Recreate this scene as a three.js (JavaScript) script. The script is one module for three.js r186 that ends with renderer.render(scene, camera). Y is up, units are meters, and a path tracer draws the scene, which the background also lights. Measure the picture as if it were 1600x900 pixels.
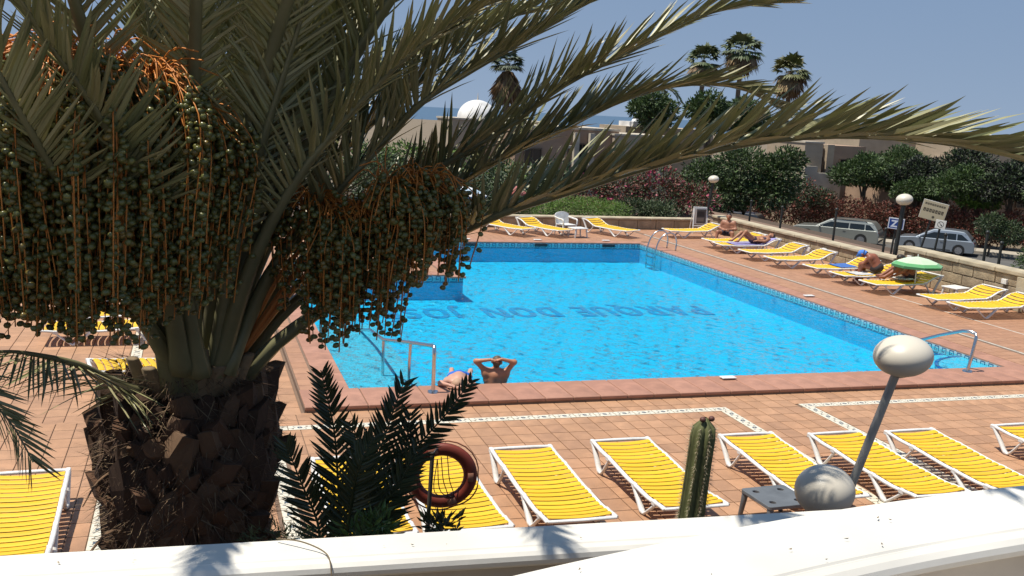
import * as THREE from 'three';
import { mergeGeometries } from 'three/addons/utils/BufferGeometryUtils.js';
import { RoundedBoxGeometry } from 'three/addons/geometries/RoundedBoxGeometry.js';
import { ImprovedNoise } from 'three/addons/math/ImprovedNoise.js';
import { FontLoader } from 'three/addons/loaders/FontLoader.js';
import { TextGeometry } from 'three/addons/geometries/TextGeometry.js';

// ---------------------------------------------------------------- camera, sky, sun, exposure
const scene = new THREE.Scene();
const camera = new THREE.PerspectiveCamera(31.7, 16 / 9, 0.05, 6000);
camera.position.set(0, 4, 0);
camera.quaternion.setFromRotationMatrix(new THREE.Matrix4().makeBasis(
  new THREE.Vector3(0.95386, 0.05115, 0.29587), new THREE.Vector3(0.00342, 0.98346, -0.18107), new THREE.Vector3(-0.30024, 0.17373, 0.93791)));
const renderer = new THREE.WebGLRenderer({ antialias: true });
renderer.setSize(1024, 576);
renderer.toneMapping = THREE.LinearToneMapping;
renderer.toneMappingExposure = 1.25;
renderer.shadowMap.enabled = true;
{ // clear summer sky, hazier towards the horizon
  const w = 64, h = 256, d = new Float32Array(w * h * 4);
  for (let y = 0; y < h; y++) {
    const el = ((y + 0.5) / h - 0.5) * Math.PI, k = Math.max(0, Math.sin(el));
    const a = Math.exp(-k * 5.5);
    const c = [0.13 + 0.11 * a, 0.218 + 0.1 * a, 0.375 + 0.06 * a];
    for (let x = 0; x < w; x++) { const o = (y * w + x) * 4; d[o] = c[0]; d[o + 1] = c[1]; d[o + 2] = c[2]; d[o + 3] = 1; }
  }
  const t = new THREE.DataTexture(d, w, h, THREE.RGBAFormat, THREE.FloatType);
  t.mapping = THREE.EquirectangularReflectionMapping; t.magFilter = THREE.LinearFilter; t.minFilter = THREE.LinearFilter; t.needsUpdate = true;
  scene.background = t; scene.environment = t;
}
const sun = new THREE.DirectionalLight(new THREE.Color(1, 0.94, 0.83), 4.8);
sun.position.set(-20 + 4, 56, -2 - 14); sun.target.position.set(4, 0, -14);
sun.castShadow = true; sun.shadow.mapSize.set(4096, 4096); sun.shadow.radius = 1;
Object.assign(sun.shadow.camera, { left: -45, right: 45, top: 45, bottom: -45, near: 1, far: 160 });
scene.add(sun, sun.target);

// ---------------------------------------------------------------- helpers
const V = (x, y, z) => new THREE.Vector3(x, y, z);
let seed = 7;
function rnd() { seed = (seed + 0x6D2B79F5) | 0; let t = Math.imul(seed ^ (seed >>> 15), 1 | seed); t = (t + Math.imul(t ^ (t >>> 7), 61 | t)) ^ t; return ((t ^ (t >>> 14)) >>> 0) / 4294967296; }
const rr = (a, b) => a + (b - a) * rnd();
const pick = (a) => a[Math.floor(rnd() * a.length)];
const NZ = new ImprovedNoise();
const fbm = (x, y, z, n = 4) => { let s = 0, a = 0.5, f = 1; for (let i = 0; i < n; i++) { s += a * NZ.noise(x * f, y * f, z * f); a *= 0.5; f *= 2.03; } return s; };
const col = (r, g, b) => new THREE.Color().setRGB(r, g, b);
const taken = {};
function numbered(n) { const k = taken[n] = (taken[n] ?? -1) + 1; return k ? n + '_' + String(k).padStart(3, '0') : n; }
function tag(o, label, category, group) { o.userData.label = label; o.userData.category = category; if (group) o.userData.group = group; return o; }
function add(name, g, m, parent = scene) {
  const o = new THREE.Mesh(g, m); o.name = parent === scene ? numbered(name) : name; o.castShadow = o.receiveShadow = true; parent.add(o); return o;
}
function thing(name, label, category, pos = [0, 0, 0], turn = 0, group) {
  const o = new THREE.Group(); o.name = numbered(name); o.position.set(...pos); o.rotation.y = turn; scene.add(o); return tag(o, label, category, group);
}
function struct(name, g, m) { const o = add(name, g, m); o.userData.kind = 'structure'; return o; }
function copyOf(src, label, pos, turn = 0) {
  const c = src.clone(); c.name = numbered(src.name.replace(/_\d{3}$/, '')); c.position.set(...pos); c.rotation.set(0, turn, 0);
  c.userData = { ...src.userData, label }; scene.add(c); return c;
}
function clean(g) { const o = g.index ? g.toNonIndexed() : g.clone(); for (const k of Object.keys(o.attributes)) if (!['position', 'normal', 'uv', 'color'].includes(k)) o.deleteAttribute(k); return o; }
function merge(list) {
  const a = list.map(clean), hasC = a.some((g) => g.attributes.color);
  for (const g of a) {
    const n = g.attributes.position.count;
    if (!g.attributes.uv) g.setAttribute('uv', new THREE.Float32BufferAttribute(new Float32Array(n * 2), 2));
    if (!g.attributes.normal) g.computeVertexNormals();
    if (hasC && !g.attributes.color) g.setAttribute('color', new THREE.Float32BufferAttribute(new Float32Array(n * 3).fill(1), 3));
  }
  return mergeGeometries(a);
}
const at = (g, x, y, z, rx = 0, ry = 0, rz = 0) => { if (rx || ry || rz) g.applyMatrix4(new THREE.Matrix4().makeRotationFromEuler(new THREE.Euler(rx, ry, rz))); return g.translate(x, y, z); };
const box = (w, h, d, x = 0, y = 0, z = 0) => new THREE.BoxGeometry(w, h, d).translate(x, y, z);
const rbox = (w, h, d, r, x = 0, y = 0, z = 0, s = 2) => new RoundedBoxGeometry(w, h, d, s, r).translate(x, y, z);
// uv in metres from world-like position, by dominant face direction
function uvm(g, s = 1) {
  if (g.index) g = g.toNonIndexed(); if (!g.attributes.normal) g.computeVertexNormals();
  const p = g.attributes.position, n = g.attributes.normal, u = new Float32Array(p.count * 2);
  for (let i = 0; i < p.count; i++) {
    const ax = Math.abs(n.getX(i)), ay = Math.abs(n.getY(i)), az = Math.abs(n.getZ(i));
    const [a, b] = ay >= ax && ay >= az ? [p.getX(i), p.getZ(i)] : ax >= az ? [p.getZ(i), p.getY(i)] : [p.getX(i), p.getY(i)];
    u[i * 2] = a * s; u[i * 2 + 1] = b * s;
  }
  g.setAttribute('uv', new THREE.BufferAttribute(u, 2)); return g;
}
// a tube along points with a radius for each point
function sweep(pts, rad, seg = 6, o = {}) {
  const n = pts.length, pos = [], idx = [], uv = []; const up0 = o.up ?? V(0, 1, 0); let len = 0;
  for (let i = 0; i < n; i++) {
    const t = pts[Math.min(n - 1, i + 1)].clone().sub(pts[Math.max(0, i - 1)]).normalize();
    let s = t.clone().cross(up0); if (s.lengthSq() < 1e-4) s = t.clone().cross(V(0.3, 0, 1)); s.normalize(); const u = s.clone().cross(t);
    const r = typeof rad === 'function' ? rad(i / (n - 1)) : Array.isArray(rad) ? rad[i] : rad, fl = o.flat ?? 1;
    if (i) len += pts[i].distanceTo(pts[i - 1]);
    for (let k = 0; k < seg; k++) { const a = k / seg * Math.PI * 2; const p = pts[i].clone().addScaledVector(s, Math.cos(a) * r).addScaledVector(u, Math.sin(a) * r * fl); pos.push(p.x, p.y, p.z); uv.push(k / seg * 6.28 * r, len); }
  }
  for (let i = 0; i < n - 1; i++) for (let k = 0; k < seg; k++) { const a = i * seg + k, b = i * seg + (k + 1) % seg, c = a + seg, d = b + seg; idx.push(a, b, c, b, d, c); }
  for (const [i, f] of [[0, 1], [n - 1, -1]]) { const c = pos.length / 3; pos.push(pts[i].x, pts[i].y, pts[i].z); uv.push(0, 0); for (let k = 0; k < seg; k++) { const a = i * seg + k, b = i * seg + (k + 1) % seg; f > 0 ? idx.push(c, b, a) : idx.push(c, a, b); } }
  const g = new THREE.BufferGeometry(); g.setAttribute('position', new THREE.Float32BufferAttribute(pos, 3)); g.setAttribute('uv', new THREE.Float32BufferAttribute(uv, 2)); g.setIndex(idx); g.computeVertexNormals(); return g;
}
const curve = (pts, n) => new THREE.CatmullRomCurve3(pts.map((p) => p.isVector3 ? p : V(...p)), false, 'centripetal').getPoints(n);
class MB { // loose triangles with flat normals and a colour
  constructor() { this.p = []; this.c = []; this.u = []; }
  tri(a, b, c, k = [1, 1, 1]) { for (const v of [a, b, c]) { this.p.push(v.x, v.y, v.z); this.c.push(...k); this.u.push(v.x, v.z); } }
  quad(a, b, c, d, k) { this.tri(a, b, c, k); this.tri(a, c, d, k); }
  geo() { const g = new THREE.BufferGeometry(); g.setAttribute('position', new THREE.Float32BufferAttribute(this.p, 3)); g.setAttribute('color', new THREE.Float32BufferAttribute(this.c, 3)); g.setAttribute('uv', new THREE.Float32BufferAttribute(this.u, 2)); g.computeVertexNormals(); return g; }
}
// textures
function tex(w, h, fn, srgb = true) {
  const d = new Uint8Array(w * h * 4);
  for (let y = 0; y < h; y++) for (let x = 0; x < w; x++) { const c = fn(x / w, y / h, x, y), o = (y * w + x) * 4; for (let i = 0; i < 3; i++) d[o + i] = Math.max(0, Math.min(255, 255 * (Array.isArray(c) ? c[i] : c))); d[o + 3] = 255; }
  const t = new THREE.DataTexture(d, w, h); t.wrapS = t.wrapT = THREE.RepeatWrapping; t.magFilter = THREE.LinearFilter; t.minFilter = THREE.LinearMipmapLinearFilter; t.generateMipmaps = true; if (srgb) t.colorSpace = THREE.SRGBColorSpace; t.needsUpdate = true; return t;
}
const tf = (u, v, f, s, n = 4) => { // tileable fbm
  const w = (a, b) => fbm(a * f, b * f, s, n); return w(u, v) * (1 - u) * (1 - v) + w(u - 1, v) * u * (1 - v) + w(u, v - 1) * (1 - u) * v + w(u - 1, v - 1) * u * v; };
function canvasTex(w, h, draw) { const c = document.createElement('canvas'); c.width = w; c.height = h; draw(c.getContext('2d'), w, h); const t = new THREE.CanvasTexture(c); t.colorSpace = THREE.SRGBColorSpace; return t; }
const grain = tex(256, 256, (u, v) => 0.94 + 0.22 * tf(u, v, 6, 3.1, 5) + 0.09 * (rnd() - 0.5));
const blotch = tex(256, 256, (u, v) => 0.93 + 0.34 * tf(u, v, 3, 9.7, 5));
const rough = tex(256, 256, (u, v) => 0.5 + 0.9 * tf(u, v, 10, 5.5, 5), false);
const rep = (t, x, y = x) => { const c = t.clone(); c.repeat.set(x, y); c.needsUpdate = true; return c; };
const M = (r, g, b, o = {}) => new THREE.MeshStandardMaterial({ color: col(r, g, b), roughness: 0.7, side: THREE.DoubleSide, ...o });
const MP = (r, g, b, o = {}) => new THREE.MeshPhysicalMaterial({ color: col(r, g, b), roughness: 0.7, side: THREE.DoubleSide, ...o });
const m = {
  plastic: M(0.78, 0.77, 0.74, { roughness: 0.42, map: rep(grain, 0.6) }),
  yellow: [M(0.72, 0.43, 0.012, { roughness: 0.5 }), M(0.76, 0.46, 0.016, { roughness: 0.5 }), M(0.67, 0.40, 0.014, { roughness: 0.52 })],
  steel: M(0.62, 0.62, 0.62, { roughness: 0.22, metalness: 1 }),
  white: M(0.8, 0.79, 0.76, { roughness: 0.6, map: rep(blotch, 0.35) }),
  dark: M(0.02, 0.02, 0.022, { roughness: 0.5 }),
  grout: M(0.20, 0.13, 0.09, { roughness: 0.95, map: grain }),
  soil: M(0.09, 0.06, 0.04, { roughness: 1, map: grain, bumpMap: rough, bumpScale: 0.03 }),
};

// ---------------------------------------------------------------- ground, sea, road
const flat = (x0, x1, z0, z1, y, s = 1) => uvm(new THREE.PlaneGeometry(Math.abs(x1 - x0), Math.abs(z1 - z0)).rotateX(-Math.PI / 2).translate((x0 + x1) / 2, y, (z0 + z1) / 2), s);
struct('ground', flat(-600, 600, -420, 200, -2.24, 0.25), M(0.20, 0.155, 0.105, { roughness: 1, map: blotch }));
struct('sea', flat(-5000, 5000, -5500, 400, -9, 0.05), M(0.05, 0.1, 0.16, { roughness: 0.35 }));
const RU = V(0.6919, 0, 0.722), RN = V(0.722, 0, -0.6919), R0 = V(37.7, -2.2, -42.6); // along the street, across it (away), a point on the row of parked cars
const onStreet = (u, n, y = 0) => R0.clone().addScaledVector(RU, u).addScaledVector(RN, n).setY(-2.2 + y);
function streetSheet(n0, n1, y) {
  const a = onStreet(-60, n0, y), b = onStreet(60, n0, y), c = onStreet(60, n1, y), d = onStreet(-60, n1, y), q = new MB(); q.quad(a, b, c, d); const g = q.geo(); g.deleteAttribute('color'); return g;
}
struct('road', streetSheet(-11, 1.3, 0), M(0.11, 0.105, 0.10, { roughness: 0.95, map: rep(blotch, 0.3) }));
{ const g = []; const kb = box(120, 0.12, 1.6); kb.rotateY(Math.atan2(-RU.z, RU.x)); const c = onStreet(0, 2.1, 0.06); g.push(uvm(kb.translate(c.x, c.y, c.z))); struct('pavement', merge(g), M(0.42, 0.37, 0.3, { roughness: 0.95, map: rep(grain, 0.5) })); }

// ---------------------------------------------------------------- decks, tiles and pool
const PX0 = 2.1, PX1 = 13.59, PZ0 = -13.85, PZ1 = -29.32, NX = 6.23, NZZ = -23.38, LOW = -0.085, STEP = -13.03, EX = 1.4;
const tileTones = [[0.446, 0.248, 0.139], [0.417, 0.230, 0.129], [0.480, 0.267, 0.150], [0.436, 0.239, 0.131], [0.395, 0.217, 0.123], [0.467, 0.255, 0.141]];
const tileMats = tileTones.map((t) => M(...t, { roughness: 0.62, map: rep(grain, 0.9), bumpMap: rough, bumpScale: 0.0008 }));
const tileStuff = M(1, 1, 1, { roughness: 0.62, vertexColors: true, map: rep(grain, 0.9), bumpMap: rough, bumpScale: 0.0008 });
function tileGeo(w, d, h = 0.012, c = 0.005) { // slab with chamfered top edge, base at y 0
  const q = new MB(), a = w / 2, b = d / 2, P = (x, y, z) => V(x, y, z);
  const lo = [P(-a, 0, b), P(a, 0, b), P(a, 0, -b), P(-a, 0, -b)], mi = lo.map((v) => P(v.x, h - c * 0.5, v.z)), hi = lo.map((v) => P(v.x - Math.sign(v.x) * c, h, v.z - Math.sign(v.z) * c));
  for (let i = 0; i < 4; i++) { const j = (i + 1) % 4; q.quad(lo[i], lo[j], mi[j], mi[i]); q.quad(mi[i], mi[j], hi[j], hi[i]); }
  q.quad(hi[0], hi[1], hi[2], hi[3]); const g = q.geo(); g.deleteAttribute('color'); return uvm(g);
}
function offsetUv(g, x, z) { const u = g.attributes.uv; for (let i = 0; i < u.count; i++) u.setXY(i, u.getX(i) + x, u.getY(i) + z); return g; }
const TX = 0.24, TZ = 0.32, GAP = 0.011;
const stripTex = canvasTex(256, 128, (c, w, h) => { // ceramic border print: vine and flowers on cream
  c.fillStyle = '#e9e2d2'; c.fillRect(0, 0, w, h); c.strokeStyle = '#b9ab92'; c.lineWidth = 5; c.strokeRect(2, 2, w - 4, h - 4);
  c.strokeStyle = '#5d6f6c'; c.lineWidth = 7; c.beginPath(); c.moveTo(0, h * 0.5); c.bezierCurveTo(w * 0.25, -h * 0.15, w * 0.28, h * 1.15, w * 0.5, h * 0.5); c.bezierCurveTo(w * 0.72, -h * 0.15, w * 0.76, h * 1.15, w, h * 0.5); c.stroke();
  for (const [x, y, r, k] of [[0.5, 0.5, 0.2, '#54616f'], [0.2, 0.28, 0.1, '#7a6a58'], [0.8, 0.72, 0.1, '#7a6a58'], [0.25, 0.75, 0.08, '#66757c'], [0.75, 0.25, 0.08, '#66757c']]) { c.fillStyle = k; for (let i = 0; i < 6; i++) { c.beginPath(); c.arc(w * x + Math.cos(i * 1.05) * r * h * 0.7, h * y + Math.sin(i * 1.05) * r * h * 0.7, r * h * 0.45, 0, 7); c.fill(); } c.fillStyle = '#d9c9a6'; c.beginPath(); c.arc(w * x, h * y, r * h * 0.3, 0, 7); c.fill(); }
});
const stripMat = M(0.82, 0.80, 0.76, { roughness: 0.35, map: stripTex });
// borders on the lower deck: [axis, fixed coordinate, from, to]
const SW = 0.17, borders = [['z', -0.84, -8.0, -30], ['z', 0.92, -8.0, -12.43], ['x', -12.43, 0.835, 7.335], ['z', 7.25, -8.0, -12.43], ['z', 8.62, -8.0, -12.43], ['x', -12.43, 8.535, 19]];
const nearBorder = (x, z) => borders.some(([k, f, a, b]) => k === 'z' ? Math.abs(x - f) < TX / 2 + SW / 2 - 0.02 && z < a && z > b - 0.1 : Math.abs(z - f) < TZ / 2 + SW / 2 - 0.02 && x > a - 0.1 && x < b);
const lowDeck = struct('lower_deck', merge([flat(-14, 30, -7.4, STEP - 0.002, LOW - 0.004), flat(-14, EX - 0.002, STEP, -44, LOW - 0.004)]), m.grout);
{
  const cells = [];
  const lay = (x0, x1, z0, z1) => { for (let z = z0 - TZ / 2; z > z1; z -= TZ) for (let x = x0 + TX / 2; x < x1; x += TX) cells.push([x, z]); };
  lay(-4.0, 16.4, -7.6, STEP + 0.12); lay(-8, EX - 0.1, STEP + 0.06, -34);
  const inView = ([x, z]) => z > -13.1 && z < -8.5 && x > -2.2 && x < 10.5 && !(x < 0.9 && x > -0.6 && z > -11);
  cells.sort((a, b) => (b[1] - a[1]) || a[0] - b[0]);
  const tg = tileGeo(TX - GAP, TZ - GAP), variants = tileMats.map((_, i) => offsetUv(tg.clone(), i * 1.37, i * 0.77)), rest = []; let n = 0;
  for (const c of cells) {
    const [x, z] = c; if (nearBorder(x, z)) { // trimmed tile beside a border
      let w = TX - GAP, d = TZ - GAP, ox = 0, oz = 0;
      for (const [k, f, a, b] of borders) {
        if (k === 'z' && z < a && z > b - 0.1) { const e = x - f, reach = TX / 2 + SW / 2; if (Math.abs(e) < reach) { const cut = reach - Math.abs(e); w -= cut; ox += Math.sign(e || 1) * cut / 2; } }
        if (k === 'x' && x > a - 0.1 && x < b) { const e = z - f, reach = TZ / 2 + SW / 2; if (Math.abs(e) < reach) { const cut = reach - Math.abs(e); d -= cut; oz += Math.sign(e || 1) * cut / 2; } }
      }
      if (w > 0.03 && d > 0.03) { const g = tileGeo(w, d); g.translate(x + ox, LOW - 0.004, z + oz); rest.push([g, pick(tileTones)]); }
      continue;
    }
    if (n < 300 && inView(c) && rnd() < 1) { const i = Math.floor(rnd() * 6), o = add('tile', variants[i], tileMats[i], lowDeck); o.position.set(x, LOW - 0.004 + rr(0, 0.0012), z); n++; } else { const g = offsetUv(tg.clone(), rr(0, 7), rr(0, 7)); g.translate(x, LOW - 0.004 + rr(0, 0.0012), z); rest.push([g, pick(tileTones)]); }
  }
  const list = rest.map(([g, t]) => { const n2 = g.attributes.position.count, a = new Float32Array(n2 * 3); for (let i = 0; i < n2; i++) a.set(t, i * 3); g.setAttribute('color', new THREE.BufferAttribute(a, 3)); return g; });
  const far = add('tile_field', merge(list), tileStuff, lowDeck); far.userData.kind = 'stuff';
  const sg = (() => { const g = tileGeo(0.30 - 0.006, SW - 0.006); const u = g.attributes.uv; for (let i = 0; i < u.count; i++) u.setXY(i, g.attributes.position.getX(i) / 0.30 + 0.5, g.attributes.position.getZ(i) / SW + 0.5); return g; })();
  let k = 0;
  for (const [ax, f, a, b] of borders) {
    const s = a < b ? 1 : -1, b2 = ax === 'z' && b === -12.43 ? b + SW / 2 : b, N = Math.round(Math.abs(b2 - a) / 0.30), pl = Math.abs(b2 - a) / N;
    for (let i = 0; i < N && k < 260; i++) { const p = a + s * (i + 0.5) * pl; if (ax === 'z' && p > -8.4) continue; k++; const o = add('border_tile', sg, stripMat, lowDeck); o.scale.x = pl / 0.30; ax === 'z' ? (o.position.set(f, LOW - 0.002, p), o.rotation.y = Math.PI / 2) : o.position.set(p, LOW - 0.002, f); }
  }
}
// upper terrace: slab with riser, tiles and thin white border lines
const upMat = M(0.36, 0.17, 0.085, { roughness: 0.6, map: grain });
const terrace = struct('pool_terrace', merge([
  box(PX0 - EX, 0.9, 30.3, (EX + PX0) / 2, -0.462, STEP - 15.15), box(NX - PX0, 0.9, 19.93 - 10, (PX0 + NX) / 2, -0.462, NZZ - 4.965),
  box(22 - PX0, 0.9, STEP - PZ0, (22 + PX0) / 2, -0.462, (STEP + PZ0) / 2), box(22 - PX1, 0.9, 29.5, (22 + PX1) / 2, -0.462, PZ0 - 14.75), box(PX1 - NX, 0.9, 4.03, (PX1 + NX) / 2, -0.462, PZ1 - 2.015)].map((g) => uvm(g))), m.grout);
{
  const rest = [], t0 = tileGeo(TX - 0.009, TZ - 0.009, 0.012, 0.003);
  const tones = [[0.407, 0.215, 0.127], [0.391, 0.205, 0.119], [0.424, 0.226, 0.132], [0.396, 0.207, 0.118]];
  const lay = (x0, x1, z0, z1, turn) => { const a = turn ? TZ : TX, b = turn ? TX : TZ; for (let z = z0 - b / 2; z > z1; z -= b) for (let x = x0 + a / 2; x < x1; x += a) { const g = offsetUv(t0.clone(), rr(0, 7), rr(0, 7)); if (turn) g.rotateY(Math.PI / 2); g.translate(x, -0.0125 + rr(0, 0.001), z); const k = pick(tones), n = g.attributes.position.count, c = new Float32Array(n * 3); for (let i = 0; i < n; i++) c.set(k, i * 3); g.setAttribute('color', new THREE.BufferAttribute(c, 3)); rest.push(g); } };
  lay(14.84, 18.3, -13.06, -33, true); lay(14.0, 21.5, STEP - 0.42, -13.85, false); lay(NX + 0.42, 14.0, PZ1 - 0.42, -33, false); lay(EX + 0.05, NX - 0.42, NZZ - 0.42, -33, false); lay(EX + 0.02, PX0 - 0.42, STEP - 0.42, -33, false); lay(14.02, 14.72, -13.9, -32.9, true);
  const o = add('terrace_tile_field', merge(rest), tileStuff, terrace); o.userData.kind = 'stuff';
  // coping stones round the pool, each its own piece
  const cm = [[0.407, 0.204, 0.138], [0.385, 0.193, 0.127], [0.424, 0.215, 0.145]].map((t) => M(...t, { roughness: 0.6, map: rep(grain, 0.8), bumpMap: rough, bumpScale: 0.001 }));
  const stone = (w, d) => rbox(w - 0.01, 0.05, d - 0.01, 0.014, 0, -0.022, 0, 1), gA = uvm(stone(0.42, 0.42)), gF = uvm(stone(0.42, PZ0 * -1 + STEP + 0.03)), gR = uvm(rbox(0.41, 0.05, 0.42, 0.014, 0, -0.022, 0, 1));
  const lay2 = (g, x, z) => { add('coping_stone', g, pick(cm), terrace).position.set(x, 0.002, z); };
  for (let x = EX + 0.21; x < 21.4; x += 0.42) lay2(gF, x, (PZ0 + STEP) / 2 + 0.0);
  for (let z = PZ0 - 0.21; z > PZ1; z -= 0.42) { lay2(gR, PX1 + 0.2, z); if (z > NZZ + 0.1) lay2(gR, PX0 - 0.2, z); else lay2(gR, NX - 0.2, z); }
  for (let x = NX + 0.2; x < PX1 + 0.4; x += 0.42) lay2(gA, x, PZ1 - 0.2);
  for (let x = PX0 - 0.2; x < NX - 0.4; x += 0.42) lay2(gA, x, NZZ - 0.2);
  const lineM = M(0.52, 0.46, 0.39, { roughness: 0.6, map: grain });
  const ls = (x, w, z0, z1) => { const g = tileGeo(w, 0.38, 0.012, 0.003); for (let z = z0; z > z1; z -= 0.39) add('border_tile', g, lineM, terrace).position.set(x, -0.009, z); };
  ls(14.78, 0.06, -13.1, -31.6); ls(16.2, 0.05, -13.2, -20.6);
  const lid = rbox(0.24, 0.02, 0.14, 0.006, 0, 0, 0, 1); for (const [x, z] of [[7.95, PZ1 - 0.35], [10.25, PZ1 - 0.35], [12.55, PZ1 - 0.35], [8.0, -13.66], [PX1 + 0.25, -20.3]]) add('skimmer_lid', lid, m.plastic, terrace).position.set(x, 0.034, z);
}
// pool shell
const mosaic = tex(512, 512, (u, v) => { const N = 32, a = u * N, b = v * N, fx = a - Math.floor(a), fy = b - Math.floor(b), h = Math.abs(Math.sin(Math.floor(a) * 127.1 + Math.floor(b) * 311.7) * 43758.5) % 1; const e = fx < 0.08 || fy < 0.08; const k = e ? 1.03 : 0.9 + 0.14 * h; return [0.50 * k, 0.80 * k, 0.92 * k]; });
const band = canvasTex(256, 128, (c, w, h) => { c.fillStyle = '#a9c9cf'; c.fillRect(0, 0, w, h); c.strokeStyle = '#17406b'; c.lineWidth = 12; for (let i = 0; i < 2; i++) { const x = i * 128; c.beginPath(); c.moveTo(x, 108); c.lineTo(x + 104, 108); c.lineTo(x + 104, 26); c.lineTo(x + 40, 26); c.lineTo(x + 40, 76); c.lineTo(x + 72, 76); c.lineTo(x + 72, 54); c.stroke(); } c.fillStyle = '#1d4a74'; c.fillRect(0, 0, w, 9); c.fillRect(0, 118, w, 10); });
band.wrapS = THREE.RepeatWrapping;
const poolM = M(0.18, 0.74, 0.80, { roughness: 0.5, map: rep(mosaic, 1.25) }), DEEP = -0.62;
const pool = thing('swimming_pool', 'large blue L-shaped swimming pool with rippled water and patterned waterline tiles', 'pool');
{
  const w = [], bd = [], wallp = (x0, z0, x1, z1) => { // inside faces, from the coping down
    const L = Math.hypot(x1 - x0, z1 - z0), a = Math.atan2(-(z1 - z0), x1 - x0), g = new THREE.PlaneGeometry(L, -0.2 - DEEP), b = new THREE.PlaneGeometry(L, 0.19), nx = -(z1 - z0) / L, nz = (x1 - x0) / L;
    w.push(uvm(g).rotateY(a).translate((x0 + x1) / 2, (DEEP - 0.2) / 2, (z0 + z1) / 2));
    const u = b.attributes.uv; for (let i = 0; i < u.count; i++) u.setX(i, u.getX(i) * L / 0.4);
    bd.push(b.rotateY(a).translate((x0 + x1) / 2 + nx * 0.0, -0.105, (z0 + z1) / 2));
  };
  const e = 0.004;
  wallp(PX0 + e, PZ0 - e, PX0 + e, NZZ + e); wallp(PX0 + e, NZZ + e, NX + e, NZZ + e); wallp(NX + e, NZZ + e, NX + e, PZ1 + e); wallp(NX + e, PZ1 + e, PX1 - e, PZ1 + e); wallp(PX1 - e, PZ1 + e, PX1 - e, PZ0 - e); wallp(PX1 - e, PZ0 - e, PX0 + e, PZ0 - e);
  add('pool_wall', merge(w), poolM, pool); add('waterline_band', merge(bd), M(0.9, 0.9, 0.9, { roughness: 0.35, map: band }), pool);
  add('pool_floor', merge([flat(PX0, PX1, PZ0, NZZ, DEEP), flat(NX, PX1, NZZ, PZ1, DEEP)]), poolM, pool);
  add('underwater_ledge', uvm(box(1.24, 0.72, 5.2, PX0 + 0.63, -0.6, PZ0 - 2.61)), M(1.0, 0.72, 0.66, { roughness: 0.5, map: rep(mosaic, 1.25) }), pool);
  const edge = M(0.03, 0.10, 0.32, { roughness: 0.4 }), tread = M(1, 0.8, 0.75, { roughness: 0.5, map: rep(mosaic, 1.25) });
  [[1.15, -0.1], [1.6, -0.17], [2.05, -0.25]].forEach(([r, y]) => { // quarter-round corner steps with dark nosings
    const st = add('corner_step', uvm(new THREE.CylinderGeometry(r, r, 0.9 + y, 20, 1, false, Math.PI, Math.PI / 2).translate(PX1 - 0.006, y - (0.9 + y) / 2, PZ0 - 0.006)), tread, pool);
    const ns = curve(Array.from({ length: 13 }, (_, i) => { const a = Math.PI + i / 12 * Math.PI / 2; return [PX1 - 0.006 + Math.sin(a) * (r - 0.03), y + 0.004, PZ0 - 0.006 + Math.cos(a) * (r - 0.03)]; }), 24); add('nosing', sweep(ns, 0.035, 6, { flat: 0.25 }), edge, st);
  });
  for (const x of [8.0, 10.25, 12.5]) add('skimmer_mouth', rbox(0.42, 0.09, 0.05, 0.01, x, -0.09, PZ1 + 0.012, 1), m.dark, pool);
  const font = await new FontLoader().loadAsync('fonts/droid/droid_sans_bold.typeface.json');
  const letterM = M(0.045, 0.25, 0.46, { roughness: 0.5 });
  const line = (txt, xr, x1, z) => { // reads from the far side of the pool
    let x = 0, capH = 1; const gs = []; for (const ch of txt) { if (ch === ' ') { x += 0.55; continue; } const g = new TextGeometry(ch, { font, size: 1, depth: 0.01, curveSegments: 4 }); g.computeBoundingBox(); const bb = g.boundingBox; if (ch === 'P') capH = bb.max.y; gs.push([g.translate(-bb.min.x + x, 0, 0), ch]); x += bb.max.x - bb.min.x + 0.16; }
    const k = (xr - x1) / x; for (const [g] of gs) { g.scale(k, 1.05 / capH, 1).rotateX(-Math.PI / 2).rotateY(Math.PI).translate(xr, DEEP + 0.003, z); add('floor_letter', g, letterM, pool); }
  };
  line('PARQUE DON JOSÉ', 11.97, 3.9, -22.35);
  // water: a rippled sheet
  const N = 512, ht = new Float32Array(N * N);
  for (let y = 0; y < N; y++) for (let x = 0; x < N; x++) { const u = x / N, v = y / N; let h = 0; for (const [a, b, k, ph] of [[3, 1, 0.5, 0], [-2, 4, 0.5, 1], [5, 3, 0.35, 2], [-6, 5, 0.3, 4], [8, -3, 0.22, 1.5], [4, 9, 0.25, 0.3], [-11, 7, 0.15, 2.2], [13, 6, 0.13, 5], [2, -14, 0.14, 3]]) h += k * Math.sin(6.2832 * (a * u + b * v) + ph + 2.2 * tf(u, v, 4, 1.7, 3)); ht[y * N + x] = h + 3.2 * tf(u, v, 12, 7.3, 4); }
  const H = (x, y) => ht[((y + N) % N) * N + (x + N) % N];
  const nm = tex(N, N, (u, v, x, y) => { const dx = (H(x + 1, y) - H(x - 1, y)) * 6.5, dy = (H(x, y + 1) - H(x, y - 1)) * 6.5, l = Math.hypot(dx, dy, 1); return [0.5 - dx / l / 2, 0.5 - dy / l / 2, 0.5 + 0.5 / l]; }, false);
  const waterM = MP(0.45, 0.92, 0.98, { roughness: 0.03, transmission: 1, thickness: 0, ior: 1.33, normalMap: rep(nm, 0.35), normalScale: new THREE.Vector2(1.4, 1.4), side: THREE.FrontSide });
  add('water', merge([flat(PX0 + 0.002, PX1 - 0.002, PZ0, NZZ, -0.075), flat(NX + 0.002, PX1 - 0.002, NZZ, PZ1, -0.075)]), waterM, pool);
}

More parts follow.
